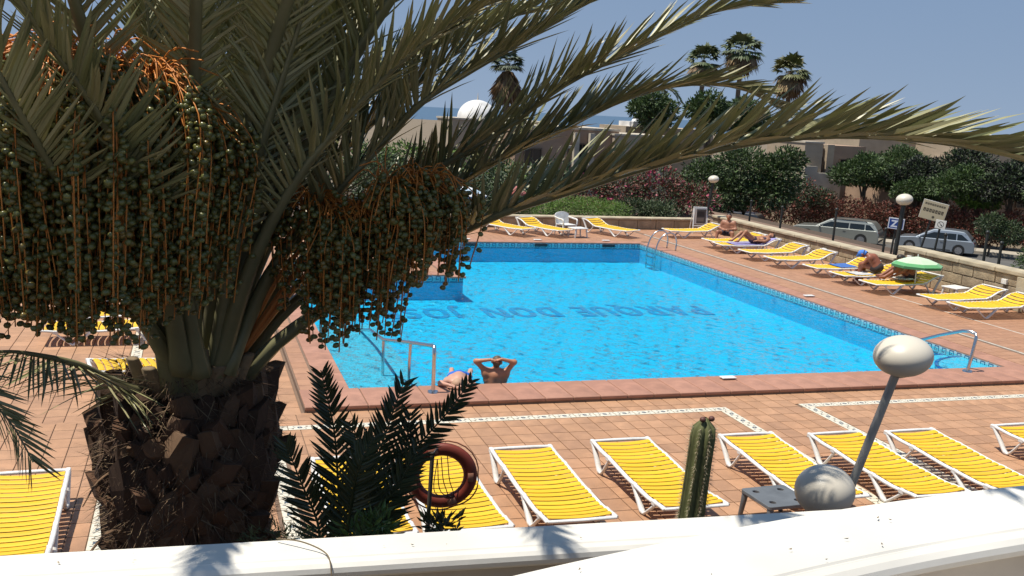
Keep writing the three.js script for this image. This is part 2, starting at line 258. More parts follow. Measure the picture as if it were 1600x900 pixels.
// ---------------------------------------------------------------- balcony and garden walls
function coursed(path, prof) { // a cross-section [offset to the right of travel, height] carried along a path on the ground plane
  const n = path.length, rows = path.map((p, i) => { const t = path[Math.min(n - 1, i + 1)].clone().sub(path[Math.max(0, i - 1)]).setY(0).normalize(), s = V(-t.z, 0, t.x); return prof.map(([a, y]) => V(p.x + s.x * a, y, p.z + s.z * a)); });
  const pos = [], idx = [], k = prof.length; rows.forEach((r) => r.forEach((v) => pos.push(v.x, v.y, v.z)));
  for (let i = 0; i < n - 1; i++) for (let j = 0; j < k; j++) { const a = i * k + j, b = i * k + (j + 1) % k, c = a + k, d = b + k; idx.push(a, b, c, b, d, c); }
  const g = new THREE.BufferGeometry(); g.setAttribute('position', new THREE.Float32BufferAttribute(pos, 3)); g.setIndex(idx); const f = g.toNonIndexed(); f.computeVertexNormals(); return uvm(f);
}
const nose = (x, y0, y1, r, s) => Array.from({ length: 7 }, (_, i) => { const a = -Math.PI / 2 + i / 6 * Math.PI; return [x + s * Math.cos(a) * r, (y0 + y1) / 2 + Math.sin(a) * (y1 - y0) / 2]; });
{
  const stucco = M(0.62, 0.55, 0.46, { roughness: 0.95, map: rep(blotch, 0.7), bumpMap: rep(rough, 4), bumpScale: 0.002 });
  const paint = M(0.80, 0.765, 0.69, { roughness: 0.55, map: rep(blotch, 0.5), bumpMap: rep(rough, 3), bumpScale: 0.0006 });
  // rounded inner nose on the side nearer to the viewer; travel is left to right, +offset = towards the viewer
  const wall = (name, label, path, top, w, base, th) => {
    const t = thing(name, label, 'parapet');
    add('wall', coursed(path, [[0.035, base], [0.035, top - th - 0.002], [w - 0.06, top - th - 0.002], [w - 0.06, base]]), stucco, t);
    add('coping', coursed(path, [[0, top - th], [0, top - 0.008], [0.008, top], [w - 0.03, top], [w - 0.026, top - 0.004], [w - 0.022, top - 0.003], ...nose(w - 0.02, top - th, top - 0.004, 0.03, 1).reverse()]), paint, t); return t;
  };
  wall('garden_wall', 'long straight white-topped wall at the bottom edge below the palm trunk', [V(-3.2, 0, -3.06), V(-0.52, 0, -2.95), V(0.36, 0, -2.905), V(1.39, 0, -2.85), V(2.6, 0, -2.79), V(4.2, 0, -2.7)], 2.7, 0.17, -0.2, 0.06);
  const bp = curve([[-0.6, 0, -1.02], [-0.1, 0, -1.31], [0.25, 0, -1.455], [0.5, 0, -1.53], [0.79, 0, -1.6], [1.14, 0, -1.67], [1.43, 0, -1.71], [1.81, 0, -1.74], [2.4, 0, -1.745], [3.2, 0, -1.70]], 60);
  wall('balcony_parapet', 'broad curved white balcony parapet in the bottom right corner, nearest of all', bp, 3.22, 0.225, 2.2, 0.05);
  { const mb = new MB(); for (let k = 0; k < 26; k++) { const q = rnd(), low = k % 2, p = low ? V(-0.4 + q * 2.2, 2.7045, -2.92 + q * 0.09 + rr(0.02, 0.12)) : V(0.6 + q * 1.2, 3.2245, -1.55 - 0.16 * q + rr(0.02, 0.15)), a = rr(0, 6.28), L = rr(0.002, 0.011), w = L * rr(0.2, 0.5); mb.tri(p.clone().add(V(Math.cos(a) * L, 0.002, Math.sin(a) * L)), p.clone().add(V(Math.sin(a) * w, 0.001, -Math.cos(a) * w)), p.clone().add(V(-Math.cos(a) * L * 0.6, 0.003, -Math.sin(a) * L * 0.6)), pick([[0.08, 0.05, 0.03], [0.16, 0.11, 0.06], [0.05, 0.05, 0.04]])); }
    const o = add('leaf_litter', mb.geo(), M(1, 1, 1, { roughness: 0.9, vertexColors: true })); o.userData.kind = 'stuff'; tag(o, 'scattered dry specks of leaf litter on the white wall tops', 'leaf litter'); }
  tag(add('dry_twig', sweep(curve([[0.235, 2.712, -2.89], [0.3, 2.722, -2.835], [0.36, 2.71, -2.78], [0.372, 2.7, -2.735], [0.375, 2.64, -2.70]], 24), 0.0022, 5), M(0.16, 0.12, 0.07, { roughness: 0.9 })), 'thin dry twig lying across the white wall top beside the palm trunk', 'twig');
  struct('balcony_floor', box(4.4, 0.2, 2.6, 1.3, 2.3, -0.2), stucco);
  struct('planting_bed', uvm(box(26, 0.5, 4.6, 4, 0.05, -5.2)), m.soil);
}

// ---------------------------------------------------------------- date palm
const D = {"F":[[[[0.26,2.49,-5.49],[0.39,2.66,-5.44],[0.6,2.85,-5.37],[0.83,3.04,-5.23],[1.1,3.24,-5.08],[1.45,3.49,-4.78],[1.75,3.63,-4.58],[2.04,3.77,-4.35],[2.33,3.89,-4.08],[2.57,3.95,-3.81],[2.78,3.96,-3.54],[2.96,3.94,-3.32],[3.12,3.88,-3.1],[3.29,3.75,-2.84],[3.42,3.58,-2.61]],0.5,0,1,0.25],[[[0.25,2.47,-5.59],[0.4,2.74,-5.59],[0.6,2.95,-5.57],[1.01,3.29,-5.51],[1.38,3.56,-5.43],[1.62,3.73,-5.36],[1.94,3.91,-5.25],[2.15,4.04,-5.17],[2.45,4.16,-5.03],[2.75,4.17,-4.88],[2.95,4.08,-4.76]],0.44,0,1,0.3],[[[0.21,2.49,-5.6],[0.36,2.83,-5.59],[0.56,3.11,-5.57],[0.85,3.38,-5.43],[1.12,3.57,-5.39],[1.35,3.75,-5.23],[1.6,3.92,-5.16],[1.82,4.11,-5.09],[2.02,4.26,-4.9],[2.33,4.45,-4.76],[2.52,4.54,-4.66],[2.81,4.59,-4.5]],0.44,0,0,0.27],[[[0.17,2.58,-5.3],[0.3,2.92,-5.29],[0.43,3.21,-5.18],[0.6,3.41,-5.17],[0.75,3.63,-5.04],[0.93,3.84,-5.01],[1.06,4.01,-4.89],[1.24,4.14,-4.84],[1.51,4.33,-4.66],[1.71,4.47,-4.59],[2.0,4.64,-4.47]],0.44,0,0,0.25],[[[0.12,2.57,-5.3],[0.2,3.03,-5.25],[0.3,3.38,-5.19],[0.39,3.66,-5.14],[0.49,3.96,-5.08],[0.58,4.19,-4.97],[0.66,4.42,-4.85],[0.77,4.73,-4.74],[0.93,5.01,-4.71]],0.46,0,0,0.28],[[[0.08,2.54,-5.4],[0.14,3.12,-5.3],[0.16,3.51,-5.3],[0.21,3.84,-5.2],[0.25,4.22,-5.19],[0.26,4.45,-5.19],[0.21,4.9,-5.1]],0.46,0.5,0,0.25],[[[-0.05,2.62,-5.2],[-0.14,3.26,-4.8],[-0.24,3.61,-4.49],[-0.32,3.85,-4.29],[-0.4,4.0,-4.18],[-0.5,4.16,-4.07],[-0.6,4.34,-3.95],[-0.77,4.53,-3.93]],0.42,-0.2,0,0.25],[[[-0.08,2.59,-5.3],[-0.4,3.34,-4.68],[-0.53,3.68,-4.37],[-0.63,3.95,-4.15],[-0.76,4.27,-4.03],[-0.88,4.51,-4.0]],0.42,0,0,0.3],[[[0.03,2.6,-5.2],[-0.05,3.14,-5.0],[-0.11,3.55,-4.9],[-0.15,3.89,-4.9],[-0.18,4.23,-4.9],[-0.21,4.63,-4.9]],0.45,0.3,0,0.35],[[[0.1,2.52,-5.7],[0.34,3.17,-5.89],[0.64,3.68,-6.07],[0.96,4.03,-6.23],[1.37,4.32,-6.35],[1.85,4.55,-6.34],[2.26,4.66,-6.31]],0.42,0,0,0.25],[[[0.1,2.52,-5.7],[0.27,3.28,-5.89],[0.45,3.82,-5.98],[0.66,4.26,-5.96],[0.9,4.56,-5.93],[1.17,4.82,-5.88]],0.45,0,0,0.25],[[[0.06,2.54,-5.6],[0.1,3.47,-5.8],[0.13,4.16,-5.9],[0.17,4.7,-5.9],[0.1,5.17,-6.0]],0.45,0.6,0,0.25],[[[0.03,2.54,-5.6],[-0.04,3.35,-5.9],[-0.17,4.04,-6.0],[-0.33,4.47,-5.99],[-0.48,4.75,-5.98]],0.45,0.2,0,0.25],[[[0.01,2.54,-5.6],[-0.17,3.29,-5.8],[-0.39,3.86,-5.79],[-0.65,4.23,-5.76],[-0.91,4.43,-5.73],[-1.15,4.5,-5.69]],0.45,0,0,0.25],[[[-0.01,2.53,-5.6],[-0.27,3.04,-5.79],[-0.59,3.48,-5.87],[-0.9,3.73,-5.93],[-1.21,3.85,-5.88]],0.45,0,0,0.3],[[[0.12,2.6,-5.3],[0.29,3.24,-4.99],[0.48,3.66,-4.78],[0.72,3.99,-4.65],[0.97,4.26,-4.5],[1.23,4.45,-4.33],[1.48,4.59,-4.14]],0.4,0,0,0.35],[[[0.11,2.6,-5.3],[0.2,3.3,-5.0],[0.31,3.8,-4.79],[0.41,4.17,-4.68],[0.5,4.5,-4.57],[0.61,4.78,-4.46]],0.44,-0.4,0,0.35],[[[0.08,2.53,-5.8],[0.22,3.31,-6.3],[0.47,3.96,-6.78],[0.83,4.45,-7.15],[1.28,4.75,-7.29]],0.45,0,0,0.25],[[[0.05,2.53,-5.8],[0.03,3.41,-6.4],[-0.04,4.09,-6.9],[-0.24,4.49,-7.2],[-0.52,4.65,-7.38]],0.45,0,0,0.25],[[[0.03,2.53,-5.8],[-0.18,3.33,-6.4],[-0.49,3.83,-6.78],[-0.87,4.13,-7.05],[-1.27,4.18,-7.09]],0.45,0,0,0.25],[[[-0.15,2.47,-5.5],[-0.27,2.48,-5.34],[-0.4,2.59,-5.18],[-0.52,2.71,-5.02],[-0.64,2.78,-4.91],[-0.79,2.84,-4.78],[-0.99,2.83,-4.7]],0.4,0,0,0.12],[[[-0.04,2.57,-5.5],[-0.26,2.9,-5.59],[-0.49,3.02,-5.68],[-0.77,3.05,-5.75],[-1.15,2.94,-5.79]],0.4,0,0,0.3],[[[0.27,2.5,-5.69],[0.44,2.66,-6.18],[0.67,2.83,-6.57],[1.0,2.99,-6.93],[1.4,3.1,-7.16]],0.3,0,0,0.4],[[[0.09,2.59,-5.4],[0.14,3.35,-5.3],[0.29,3.87,-5.24],[0.51,4.26,-5.18],[0.81,4.55,-5.14],[1.14,4.75,-5.07]],0.46,0,0,0.3],[[[0.06,2.6,-5.4],[0.01,3.36,-5.2],[-0.0,3.89,-5.1],[0.03,4.3,-5.0],[0.09,4.7,-5.0]],0.46,0,0,0.3],[[[0.11,2.57,-5.5],[0.39,3.36,-5.59],[0.73,3.88,-5.65],[1.15,4.23,-5.68],[1.62,4.47,-5.67],[2.03,4.61,-5.65]],0.46,0,0,0.3],[[[0.13,2.57,-5.5],[0.48,3.4,-5.48],[0.84,3.81,-5.44],[1.08,4.07,-5.29],[1.34,4.31,-5.13],[1.64,4.51,-5.04]],0.46,0,0,0.3],[[[-0.1,2.5,-5.3],[-0.3,3.7,-4.8],[-0.6,4.9,-4.0],[-0.8,5.3,-3.4],[-0.88,5.2,-2.8]],0.34,0,0,0.25],[[[0,2.5,-5.3],[0,3.7,-4.9],[0.04,4.8,-4.2],[0.1,5.3,-3.4],[0.16,5.2,-2.8]],0.32,0,0,0.25],[[[0.05,2.5,-5.4],[0.2,3.6,-5.0],[0.5,4.8,-4.2],[0.75,5.4,-3.3],[0.9,5.5,-2.5],[1.0,5.3,-1.8]],0.34,0,0,0.25],[[[0.1,2.5,-5.5],[0.6,3.9,-5.4],[1.4,5.2,-5.3],[2.1,5.6,-5.25],[2.6,5.55,-5.2],[2.95,5.4,-5.15]],0.4,0,0,0.25],[[[0.1,2.5,-5.4],[0.5,3.7,-5.1],[1.2,4.9,-4.6],[2.1,5.4,-4.2],[3.0,5.15,-3.95],[3.7,4.7,-3.8]],0.46,0,0,0.25],[[[0,2.5,-5.7],[-0.1,4.0,-5.8],[-0.3,5.4,-6.0],[-0.6,6.3,-6.4],[-1.0,6.6,-7.0]],0.46,0,0,0.25],[[[0.1,2.5,-5.7],[0.4,3.9,-6.2],[0.9,5.2,-6.8],[1.5,5.9,-7.6],[2.2,6.0,-8.5]],0.46,0,0,0.25]],"B":[[[-0.69,4.09,-4.75],1.007],[[-0.51,4.09,-4.62],1.1660000000000001],[[-0.34,4.06,-4.59],1.1660000000000001],[[-0.17,4.04,-4.7],1.06],[[-0.03,3.87,-4.9],0.8480000000000001],[[-0.77,3.81,-4.64],0.901],[[-0.45,3.85,-4.78],0.901],[[-0.62,3.79,-4.71],0.795],[[-0.22,3.75,-4.8],0.795],[[0.91,3.58,-4.82],0.42],[[1.05,3.61,-4.84],0.5],[[0.67,3.42,-4.96],0.64],[[0.57,3.47,-5.07],0.55],[[0.81,3.44,-4.93],0.6]],"Y":[[[0.77,1.6,-5.24],[0.76,1.79,-5.25],[0.75,1.94,-5.25],[0.72,2.26,-5.25],[0.64,2.6,-5.21]],[[0.92,1.6,-5.22],[0.93,1.75,-5.22],[0.95,2.06,-5.22],[1.01,2.3,-5.2],[1.08,2.53,-5.19]],[[0.99,1.56,-5.31],[1.02,1.77,-5.3],[1.21,2.09,-5.37],[1.37,2.31,-5.33],[1.49,2.5,-5.3]],[[0.66,1.61,-5.16],[0.63,1.78,-5.16],[0.53,2.04,-5.12],[0.45,2.26,-5.08]],[[0.95,1.56,-5.32],[1.01,1.82,-5.3],[1.11,2.09,-5.28],[1.14,2.33,-5.28]],[[0.93,1.65,-5.12],[0.99,1.87,-5.1],[1.09,2.07,-5.08],[1.15,2.19,-5.07]],[[0.87,1.65,-5.13],[0.89,1.87,-5.12],[0.86,2.14,-5.08],[0.78,2.36,-5.04]],[[0.78,1.65,-5.14],[0.79,1.91,-5.04],[0.81,2.16,-4.93],[0.88,2.33,-4.92]]],"S2":[[-1.53,3.23,-4.65],[-1.31,3.1,-4.62],[-1.08,2.92,-4.57],[-0.86,2.75,-4.52],[-0.73,2.61,-4.49],[-0.64,2.44,-4.45]]};
const leafTones = [[0.225, 0.222, 0.098], [0.26, 0.25, 0.12], [0.185, 0.19, 0.08], [0.30, 0.275, 0.14], [0.24, 0.222, 0.105]];
const leafMats = leafTones.map((t) => M(...t, { roughness: 0.42 }));
const leafVC = M(1, 1, 1, { roughness: 0.42, vertexColors: true });
function leafletGeo(bend, fold) { // unit leaflet along +x, width in z, folded along its midrib
  const st = [[0, 0.35], [0.12, 0.95], [0.45, 1], [0.78, 0.6], [1, 0.02]], q = new MB();
  const row = st.map(([x, w]) => { const y = -bend * x * x; return [V(x, y, -w / 2), V(x, y - fold * w, 0), V(x, y, w / 2)]; });
  for (let i = 0; i < 4; i++) { const a = row[i], b = row[i + 1]; q.quad(a[0], b[0], b[1], a[1]); q.quad(a[1], b[1], b[2], a[2]); }
  const g = q.geo(); g.deleteAttribute('color'); return g;
}
const leafletGeos = [leafletGeo(0.4, 0.28), leafletGeo(1.0, 0.35), leafletGeo(1.8, 0.22), leafletGeo(-0.4, 0.3)];
const tmpM = new THREE.Matrix4();
function pour(mb, g, mat4, k) { const p = g.attributes.position; const v = V(0, 0, 0); for (let i = 0; i < p.count; i++) { v.fromBufferAttribute(p, i).applyMatrix4(mat4); mb.p.push(v.x, v.y, v.z); mb.c.push(...k); mb.u.push(0, 0); } }
// one feather frond: rachis and two ranks of leaflets
function frond(parent, pts, o) {
  const cv = new THREE.CatmullRomCurve3(pts.map((p) => V(...p)), false, 'centripetal'), len = cv.getLength(), NP = 36, line = cv.getSpacedPoints(NP);
  const r0 = o.r0 ?? 0.05, rach = add('frond', sweep(line, (t) => Math.max(0.0035, r0 * (1 - t) ** 1.25 * (t < 0.06 ? 1.25 - t * 4 : 1) + 0.004), 7, { flat: 0.75 }), o.stem, parent);
  const step = o.step ?? 0.021, n = Math.floor(len * (1 - o.lo) / step), mb = new MB();
  let made = 0;
  for (let i = 0; i < n; i++) {
    const t = o.lo + (1 - o.lo) * (i + rr(-0.3, 0.3)) / n; if (t > 0.998 || t < 0) continue;
    const p = cv.getPointAt(t), T = cv.getTangentAt(t), up = o.up ?? V(0, 1, 0);
    let S = T.clone().cross(up); if (S.lengthSq() < 0.02) S = T.clone().cross(V(0.3, 0.2, 1)); S.normalize(); let Nn = S.clone().cross(T).normalize();
    const ro = (o.roll ?? 0); if (ro) { S.applyAxisAngle(T, ro); Nn.applyAxisAngle(T, ro); }
    const q = (t - o.lo) / (1 - o.lo), prof = (q < 0.22 ? 0.55 + 0.45 * q / 0.22 : 1 - 0.58 * ((q - 0.22) / 0.78) ** 1.5);
    for (const side of [-1, 1]) {
      if (rnd() < 0.03) continue;
      const al = (o.spread ?? 0.95) * (1 - 0.45 * q) + rr(-0.09, 0.09), be = (o.lift ?? 0.5) + pick([-0.35, 0.0, 0.3]) * (o.planes ?? 1) + rr(-0.1, 0.1);
      const dir = T.clone().multiplyScalar(Math.cos(al)).addScaledVector(S, side * Math.sin(al) * Math.cos(be)).addScaledVector(Nn, Math.sin(al) * Math.sin(be));
      if (o.droop) dir.y -= o.droop; dir.normalize();
      const L = o.L * prof * rr(0.88, 1.08), Wd = (o.w ?? 0.026) * rr(0.85, 1.15) * (0.75 + 0.25 * prof);
      const nrm = Nn.clone().multiplyScalar(0.8).addScaledVector(S, -side * 0.45).addScaledVector(V(rr(-1, 1), rr(-1, 1), rr(-1, 1)), 0.25); const zz = dir.clone().cross(nrm).normalize(), yy = zz.clone().cross(dir);
      tmpM.makeBasis(dir.clone().multiplyScalar(L), yy.multiplyScalar(L * 0.5 > Wd ? Wd : Wd), zz.multiplyScalar(Wd)).setPosition(p.clone().addScaledVector(dir, 0.004));
      // keep bend proportional to length: y axis carries width, so lift bend by choosing a variant
      const gi = Math.floor(rnd() * leafletGeos.length), tone = Math.floor(rnd() * leafTones.length);
      if (o.each && made < o.each) { const l = add('leaflet', leafletGeos[gi], (o.mats ?? leafMats)[tone], rach); l.matrix.copy(tmpM); l.matrix.decompose(l.position, l.quaternion, l.scale); made++; } else { const k = (o.tones ?? leafTones)[tone % (o.tones ?? leafTones).length], b = rr(0.88, 1.12); pour(mb, leafletGeos[gi], tmpM, [k[0] * b, k[1] * b, k[2] * b]); }
    }
  }
  if (mb.p.length) { const l = add('leaflets', mb.geo(), o.vc ?? leafVC, rach); l.userData.kind = 'stuff'; }
  return rach;
}
const stemGreen = M(0.19, 0.18, 0.09, { roughness: 0.45, map: rep(blotch, 1.5) }), stemBrown = M(0.16, 0.085, 0.04, { roughness: 0.7, map: rep(blotch, 1.5) });
const palm = thing('date_palm', 'stout date palm with feathery fronds and green date bunches filling the left side', 'palm tree', [0, 0, 0]);
const barkMats = [[0.10, 0.054, 0.03], [0.13, 0.072, 0.039], [0.075, 0.04, 0.023], [0.16, 0.092, 0.05], [0.115, 0.056, 0.028]].map((t) => M(...t, { roughness: 0.95, map: rep(grain, 3), bumpMap: rep(rough, 3), bumpScale: 0.006 }));
{
  const rad = (y) => 0.36 + 0.075 * Math.exp(-(((y - 2.02) / 0.32) ** 2)) - 0.05 * Math.max(0, (y - 2.3) / 0.3), prof = []; for (let i = 0; i <= 40; i++) { const y = 0.2 + i / 40 * 2.2; prof.push(new THREE.Vector2(rad(y) - 0.03 + 0.012 * Math.sin(i * 2.1), y)); } prof.push(new THREE.Vector2(0.2, 2.5), new THREE.Vector2(0.001, 2.56));
  const tg = new THREE.LatheGeometry(prof, 28); { const p = tg.attributes.position; for (let i = 0; i < p.count; i++) { const x = p.getX(i), y = p.getY(i), z = p.getZ(i), k = 1 + 0.22 * fbm(x * 5, y * 5, z * 5, 3); p.setX(i, x * k); p.setZ(i, z * k); } tg.computeVertexNormals(); }
  const trunk = add('trunk', tg.translate(-0.02, 0, -5.6), barkMats[2], palm);
  // old leaf bases: broken wedges in a spiral
  const boots = [0, 1, 2, 3].map((k) => { const q = new MB(), w = 0.13 + 0.02 * k, h = 0.2 + 0.03 * k, d = 0.05, e = (a) => (Math.sin(k * 9.1 + a * 3.7) * 0.5) * 0.03;
    const lo = [V(-w / 2, -h * 0.4, 0), V(w / 2, -h * 0.4, 0)], mid = [V(-w * 0.46, h * 0.1, d + e(1)), V(0, h * 0.08, d * 1.7), V(w * 0.46, h * 0.12, d + e(2))], top = [V(-w * 0.32 + e(3), h * 0.5 + e(4) * 2, d * 1.4), V(0.01 + e(5), h * 0.56 + e(6) * 2, d * 2.2), V(w * 0.3 + e(7), h * 0.46 + e(8) * 2, d * 1.5)], bk = [V(-w * 0.3, h * 0.4, 0.0), V(w * 0.3, h * 0.4, 0.0)];
    q.quad(lo[0], lo[1], mid[1], mid[0]); q.tri(lo[1], mid[2], mid[1]); q.quad(mid[0], mid[1], top[1], top[0]); q.quad(mid[1], mid[2], top[2], top[1]); q.quad(top[0], top[1], bk[1], bk[0]); q.tri(top[1], top[2], bk[1]); q.quad(lo[0], mid[0], top[0], bk[0]); q.quad(lo[1], bk[1], top[2], mid[2]); const g = q.geo(); g.deleteAttribute('color'); return g; });
  let i = 0; for (let y = 1.15; y < 2.4; y += 0.0038) { i++; const a = i * 2.39996, r = rad(y) - 0.02; if (Math.cos(a) < -0.55) continue; const o = add('leaf_base', pick(boots), pick(barkMats), trunk); o.position.set(-0.02 + Math.sin(a) * r, y + rr(-0.02, 0.02), -5.6 + Math.cos(a) * r); o.rotation.set(rr(-0.6, 0.3), a + rr(-0.5, 0.5), rr(-0.6, 0.6), 'YXZ'); const s = rr(0.55, 1.15); o.scale.set(s, s * rr(0.8, 1.2), s * rr(0.7, 1.5)); }
  // loose fibre tufts
  const mb = new MB(); for (let k = 0; k < 5200; k++) { const a = rr(-2, 2), y = rr(1.2, 2.6), r = rad(y) + rr(0, 0.05), c = V(-0.02 + Math.sin(a) * r, y, -5.6 + Math.cos(a) * r), d = V(Math.sin(a) * rr(0.2, 1) + rr(-0.8, 0.8), rr(-0.9, 0.7), Math.cos(a) * rr(0.2, 1)).normalize(), L = rr(0.04, 0.17), s = V(Math.cos(a), rr(-0.5, 0.5), -Math.sin(a)).multiplyScalar(rr(0.001, 0.004)), kk = pick([[0.10, 0.06, 0.035], [0.15, 0.095, 0.055], [0.07, 0.04, 0.025], [0.2, 0.14, 0.08]]); mb.tri(c.clone().add(s), c.clone().sub(s), c.clone().addScaledVector(d, L), kk); }
  const fb = add('fibre', mb.geo(), M(1, 1, 1, { roughness: 0.95, vertexColors: true }), trunk); fb.userData.kind = 'stuff';
  for (const [pts, r] of [[[[-0.36, 2.08, -5.35], [-0.46, 2.04, -5.25], [-0.53, 1.93, -5.2]], 0.012], [[[-0.34, 1.72, -5.35], [-0.42, 1.76, -5.25], [-0.52, 1.66, -5.2]], 0.02], [[[0.36, 1.68, -5.35], [0.43, 1.66, -5.25], [0.45, 1.58, -5.2]], 0.018]]) add('dry_stalk', sweep(curve(pts, 8), (t) => r * (1 - 0.6 * t), 6, { flat: 0.5 }), barkMats[3], trunk);
  // pruned stubs at the foot of the crown
  const stubM = M(0.24, 0.17, 0.095, { roughness: 0.85, map: rep(grain, 4) });
  for (const [a, h, w] of [[-0.75, 0.2, 0.05], [-0.2, 0.3, 0.055], [0.12, 0.26, 0.06], [0.38, 0.17, 0.05], [0.85, 0.2, 0.05], [-0.5, 0.16, 0.05], [0.6, 0.14, 0.045]]) { const c = V(-0.02 + Math.sin(a) * 0.3, 2.46, -5.6 + Math.cos(a) * 0.3), e = c.clone().add(V(Math.sin(a) * 0.1, h, Math.cos(a) * 0.09)); add('cut_stub', sweep([c, c.clone().lerp(e, 0.5), e], [w * 1.3, w, w * 0.85], 7, { flat: 0.5, up: V(Math.sin(a), 0.1, Math.cos(a)) }), stubM, palm); }
}
D.F.forEach(([pts, L, roll, ind, lo], i) => frond(palm, pts, { L, roll, lo, each: ind ? 150 : 0, stem: i === 22 || i === 17 ? stemBrown : stemGreen, r0: 0.052, droop: i === 20 ? 0.8 : i === 0 || i === 1 ? 0.0 : 0.03, lift: 0.45, spread: i === 20 ? 1.2 : 0.95, step: i === 20 ? 0.02 : 0.018, w: i === 20 ? 0.014 : i < 2 ? 0.027 : 0.0215 }));
// date bunches
{
  const strandM = M(0.55, 0.19, 0.03, { roughness: 0.5 }), stalkM = M(0.42, 0.15, 0.04, { roughness: 0.5 }), dateVC = M(1, 1, 1, { roughness: 0.28, vertexColors: true });
  const unit = new THREE.SphereGeometry(1, 6, 4).toNonIndexed();
  D.B.forEach(([h, L], bi) => {
    const head = V(...h), left = bi < 9, base = V(left ? -0.1 : 0.18, 2.55, left ? -5.3 : -5.45), mid = base.clone().lerp(head, 0.6).add(V(0, left ? 0.25 : 0.12, 0));
    const b = add('date_bunch', sweep(curve([base, mid, head], 14), (t) => 0.022 - 0.008 * t, 6, { flat: 0.6 }), stalkM, palm);
    const st = [], mb = new MB(), NS = left ? 72 : 46, away = head.clone().sub(mid).setY(0).normalize();
    for (let s = 0; s < NS; s++) {
      const a = rr(0, 6.283), sp = (left ? 0.26 : 0.18) * Math.sqrt(rnd()) * (0.7 + 0.5 * Math.abs(Math.sin(a * 1.5 + bi))), l = L * rr(0.55, 0.99), o = V(Math.cos(a) * sp, 0, Math.sin(a) * sp).addScaledVector(away, 0.06);
      const s0 = head.clone().addScaledVector(away, rr(-0.06, 0.04)), pts = curve([s0, s0.clone().addScaledVector(o, 0.7).add(V(0, rr(-0.03, 0.09), 0)), s0.clone().addScaledVector(o, 1.15).add(V(0, -0.22 * l, 0)), s0.clone().addScaledVector(o, 1.0).add(V(rr(-0.03, 0.03), -l, rr(-0.03, 0.03)))], 14);
      st.push(sweep(pts, 0.0032, 4));
      const cv = new THREE.CatmullRomCurve3(pts); const n = Math.floor(l * 36), t0 = left ? rr(0.36, 0.62) : rr(0.3, 0.5);
      for (let k = 0; k < n; k++) { const t = t0 + (1 - t0) * (k + rnd()) / n, p = cv.getPoint(Math.min(1, t)), aa = rr(0, 6.28), off = V(Math.cos(aa), rr(-0.3, 0.1), Math.sin(aa)).multiplyScalar(rr(0.014, 0.03)); const sc = rr(0.85, 1.15), e = new THREE.Euler(rr(-0.4, 0.4), aa, rr(-0.4, 0.4)); tmpM.makeRotationFromEuler(e).scale(V(0.0195 * sc, 0.0125 * sc, 0.0145 * sc)).setPosition(p.add(off)); const kk = pick([[0.11, 0.11, 0.03], [0.13, 0.13, 0.036], [0.09, 0.09, 0.024], [0.16, 0.155, 0.045], [0.17, 0.12, 0.03]]); pour(mb, unit, tmpM, kk); }
    }
    for (let s = 0; s < (left ? 60 : 55); s++) { const d = V(rr(-1, 1), rr(-0.25, 0.8), rr(-1, 1)).addScaledVector(away, 0.7).normalize(), l = rr(0.12, left ? 0.34 : 0.26), s0 = head.clone().addScaledVector(away, rr(-0.08, 0.05)); st.push(sweep(curve([s0, s0.clone().addScaledVector(d, l * 0.5).add(V(0, 0.03, 0)), s0.clone().addScaledVector(d, l).add(V(rr(-0.03, 0.03), -l * rr(0.1, 0.6), 0))], 7), 0.0034, 4)); }
    add('fruit_strands', merge(st), strandM, b).userData.kind = 'stuff';
    const g = mb.geo(); // rounded shading for the fruit
    { const p = unit.attributes.normal, n = g.attributes.normal, c = unit.attributes.position.count, q = g.attributes.position; for (let i = 0; i < n.count; i += c) { const ctr = V(0, 0, 0); for (let j = 0; j < c; j++) ctr.add(V(q.getX(i + j), q.getY(i + j), q.getZ(i + j))); ctr.divideScalar(c); for (let j = 0; j < c; j++) { const v = V(q.getX(i + j), q.getY(i + j), q.getZ(i + j)).sub(ctr).normalize(); n.setXYZ(i + j, v.x, v.y, v.z); } } }
    add('dates', g, dateVC, b).userData.kind = 'stuff';
  });
}
{ // neighbouring palm whose frond tips hang in from the left
  const p2 = thing('date_palm', 'palm outside the left edge whose drooping frond tip hangs over the terracotta deck', 'palm tree');
  add('trunk', uvm(sweep([V(-3.1, 0.2, -4.4), V(-3.0, 1.5, -4.45), V(-2.95, 2.9, -4.5)], [0.3, 0.27, 0.25], 14)), barkMats[2], p2);
  frond(p2, [[-2.9, 2.9, -4.55], [-2.3, 3.3, -4.65], [-1.8, 3.34, -4.67], ...D.S2], { L: 0.40, lo: 0.35, stem: stemGreen, r0: 0.03, w: 0.014, step: 0.018, lift: 0.1, spread: 1.15, planes: 0.5 });
  for (const a of [0.6, 1.9, 3.1, 4.3, 5.4]) frond(p2, [[-2.95, 2.85, -4.5], [-2.95 - Math.abs(Math.cos(a)) * 0.8, 3.7, -4.5 + Math.sin(a) * 0.8], [-2.95 - Math.abs(Math.cos(a)) * 1.8, 4.0, -4.5 + Math.sin(a) * 1.8], [-2.95 - Math.abs(Math.cos(a)) * 2.6, 3.6, -4.5 + Math.sin(a) * 2.5]], { L: 0.4, lo: 0.2, stem: stemGreen, r0: 0.03, step: 0.03 });
}
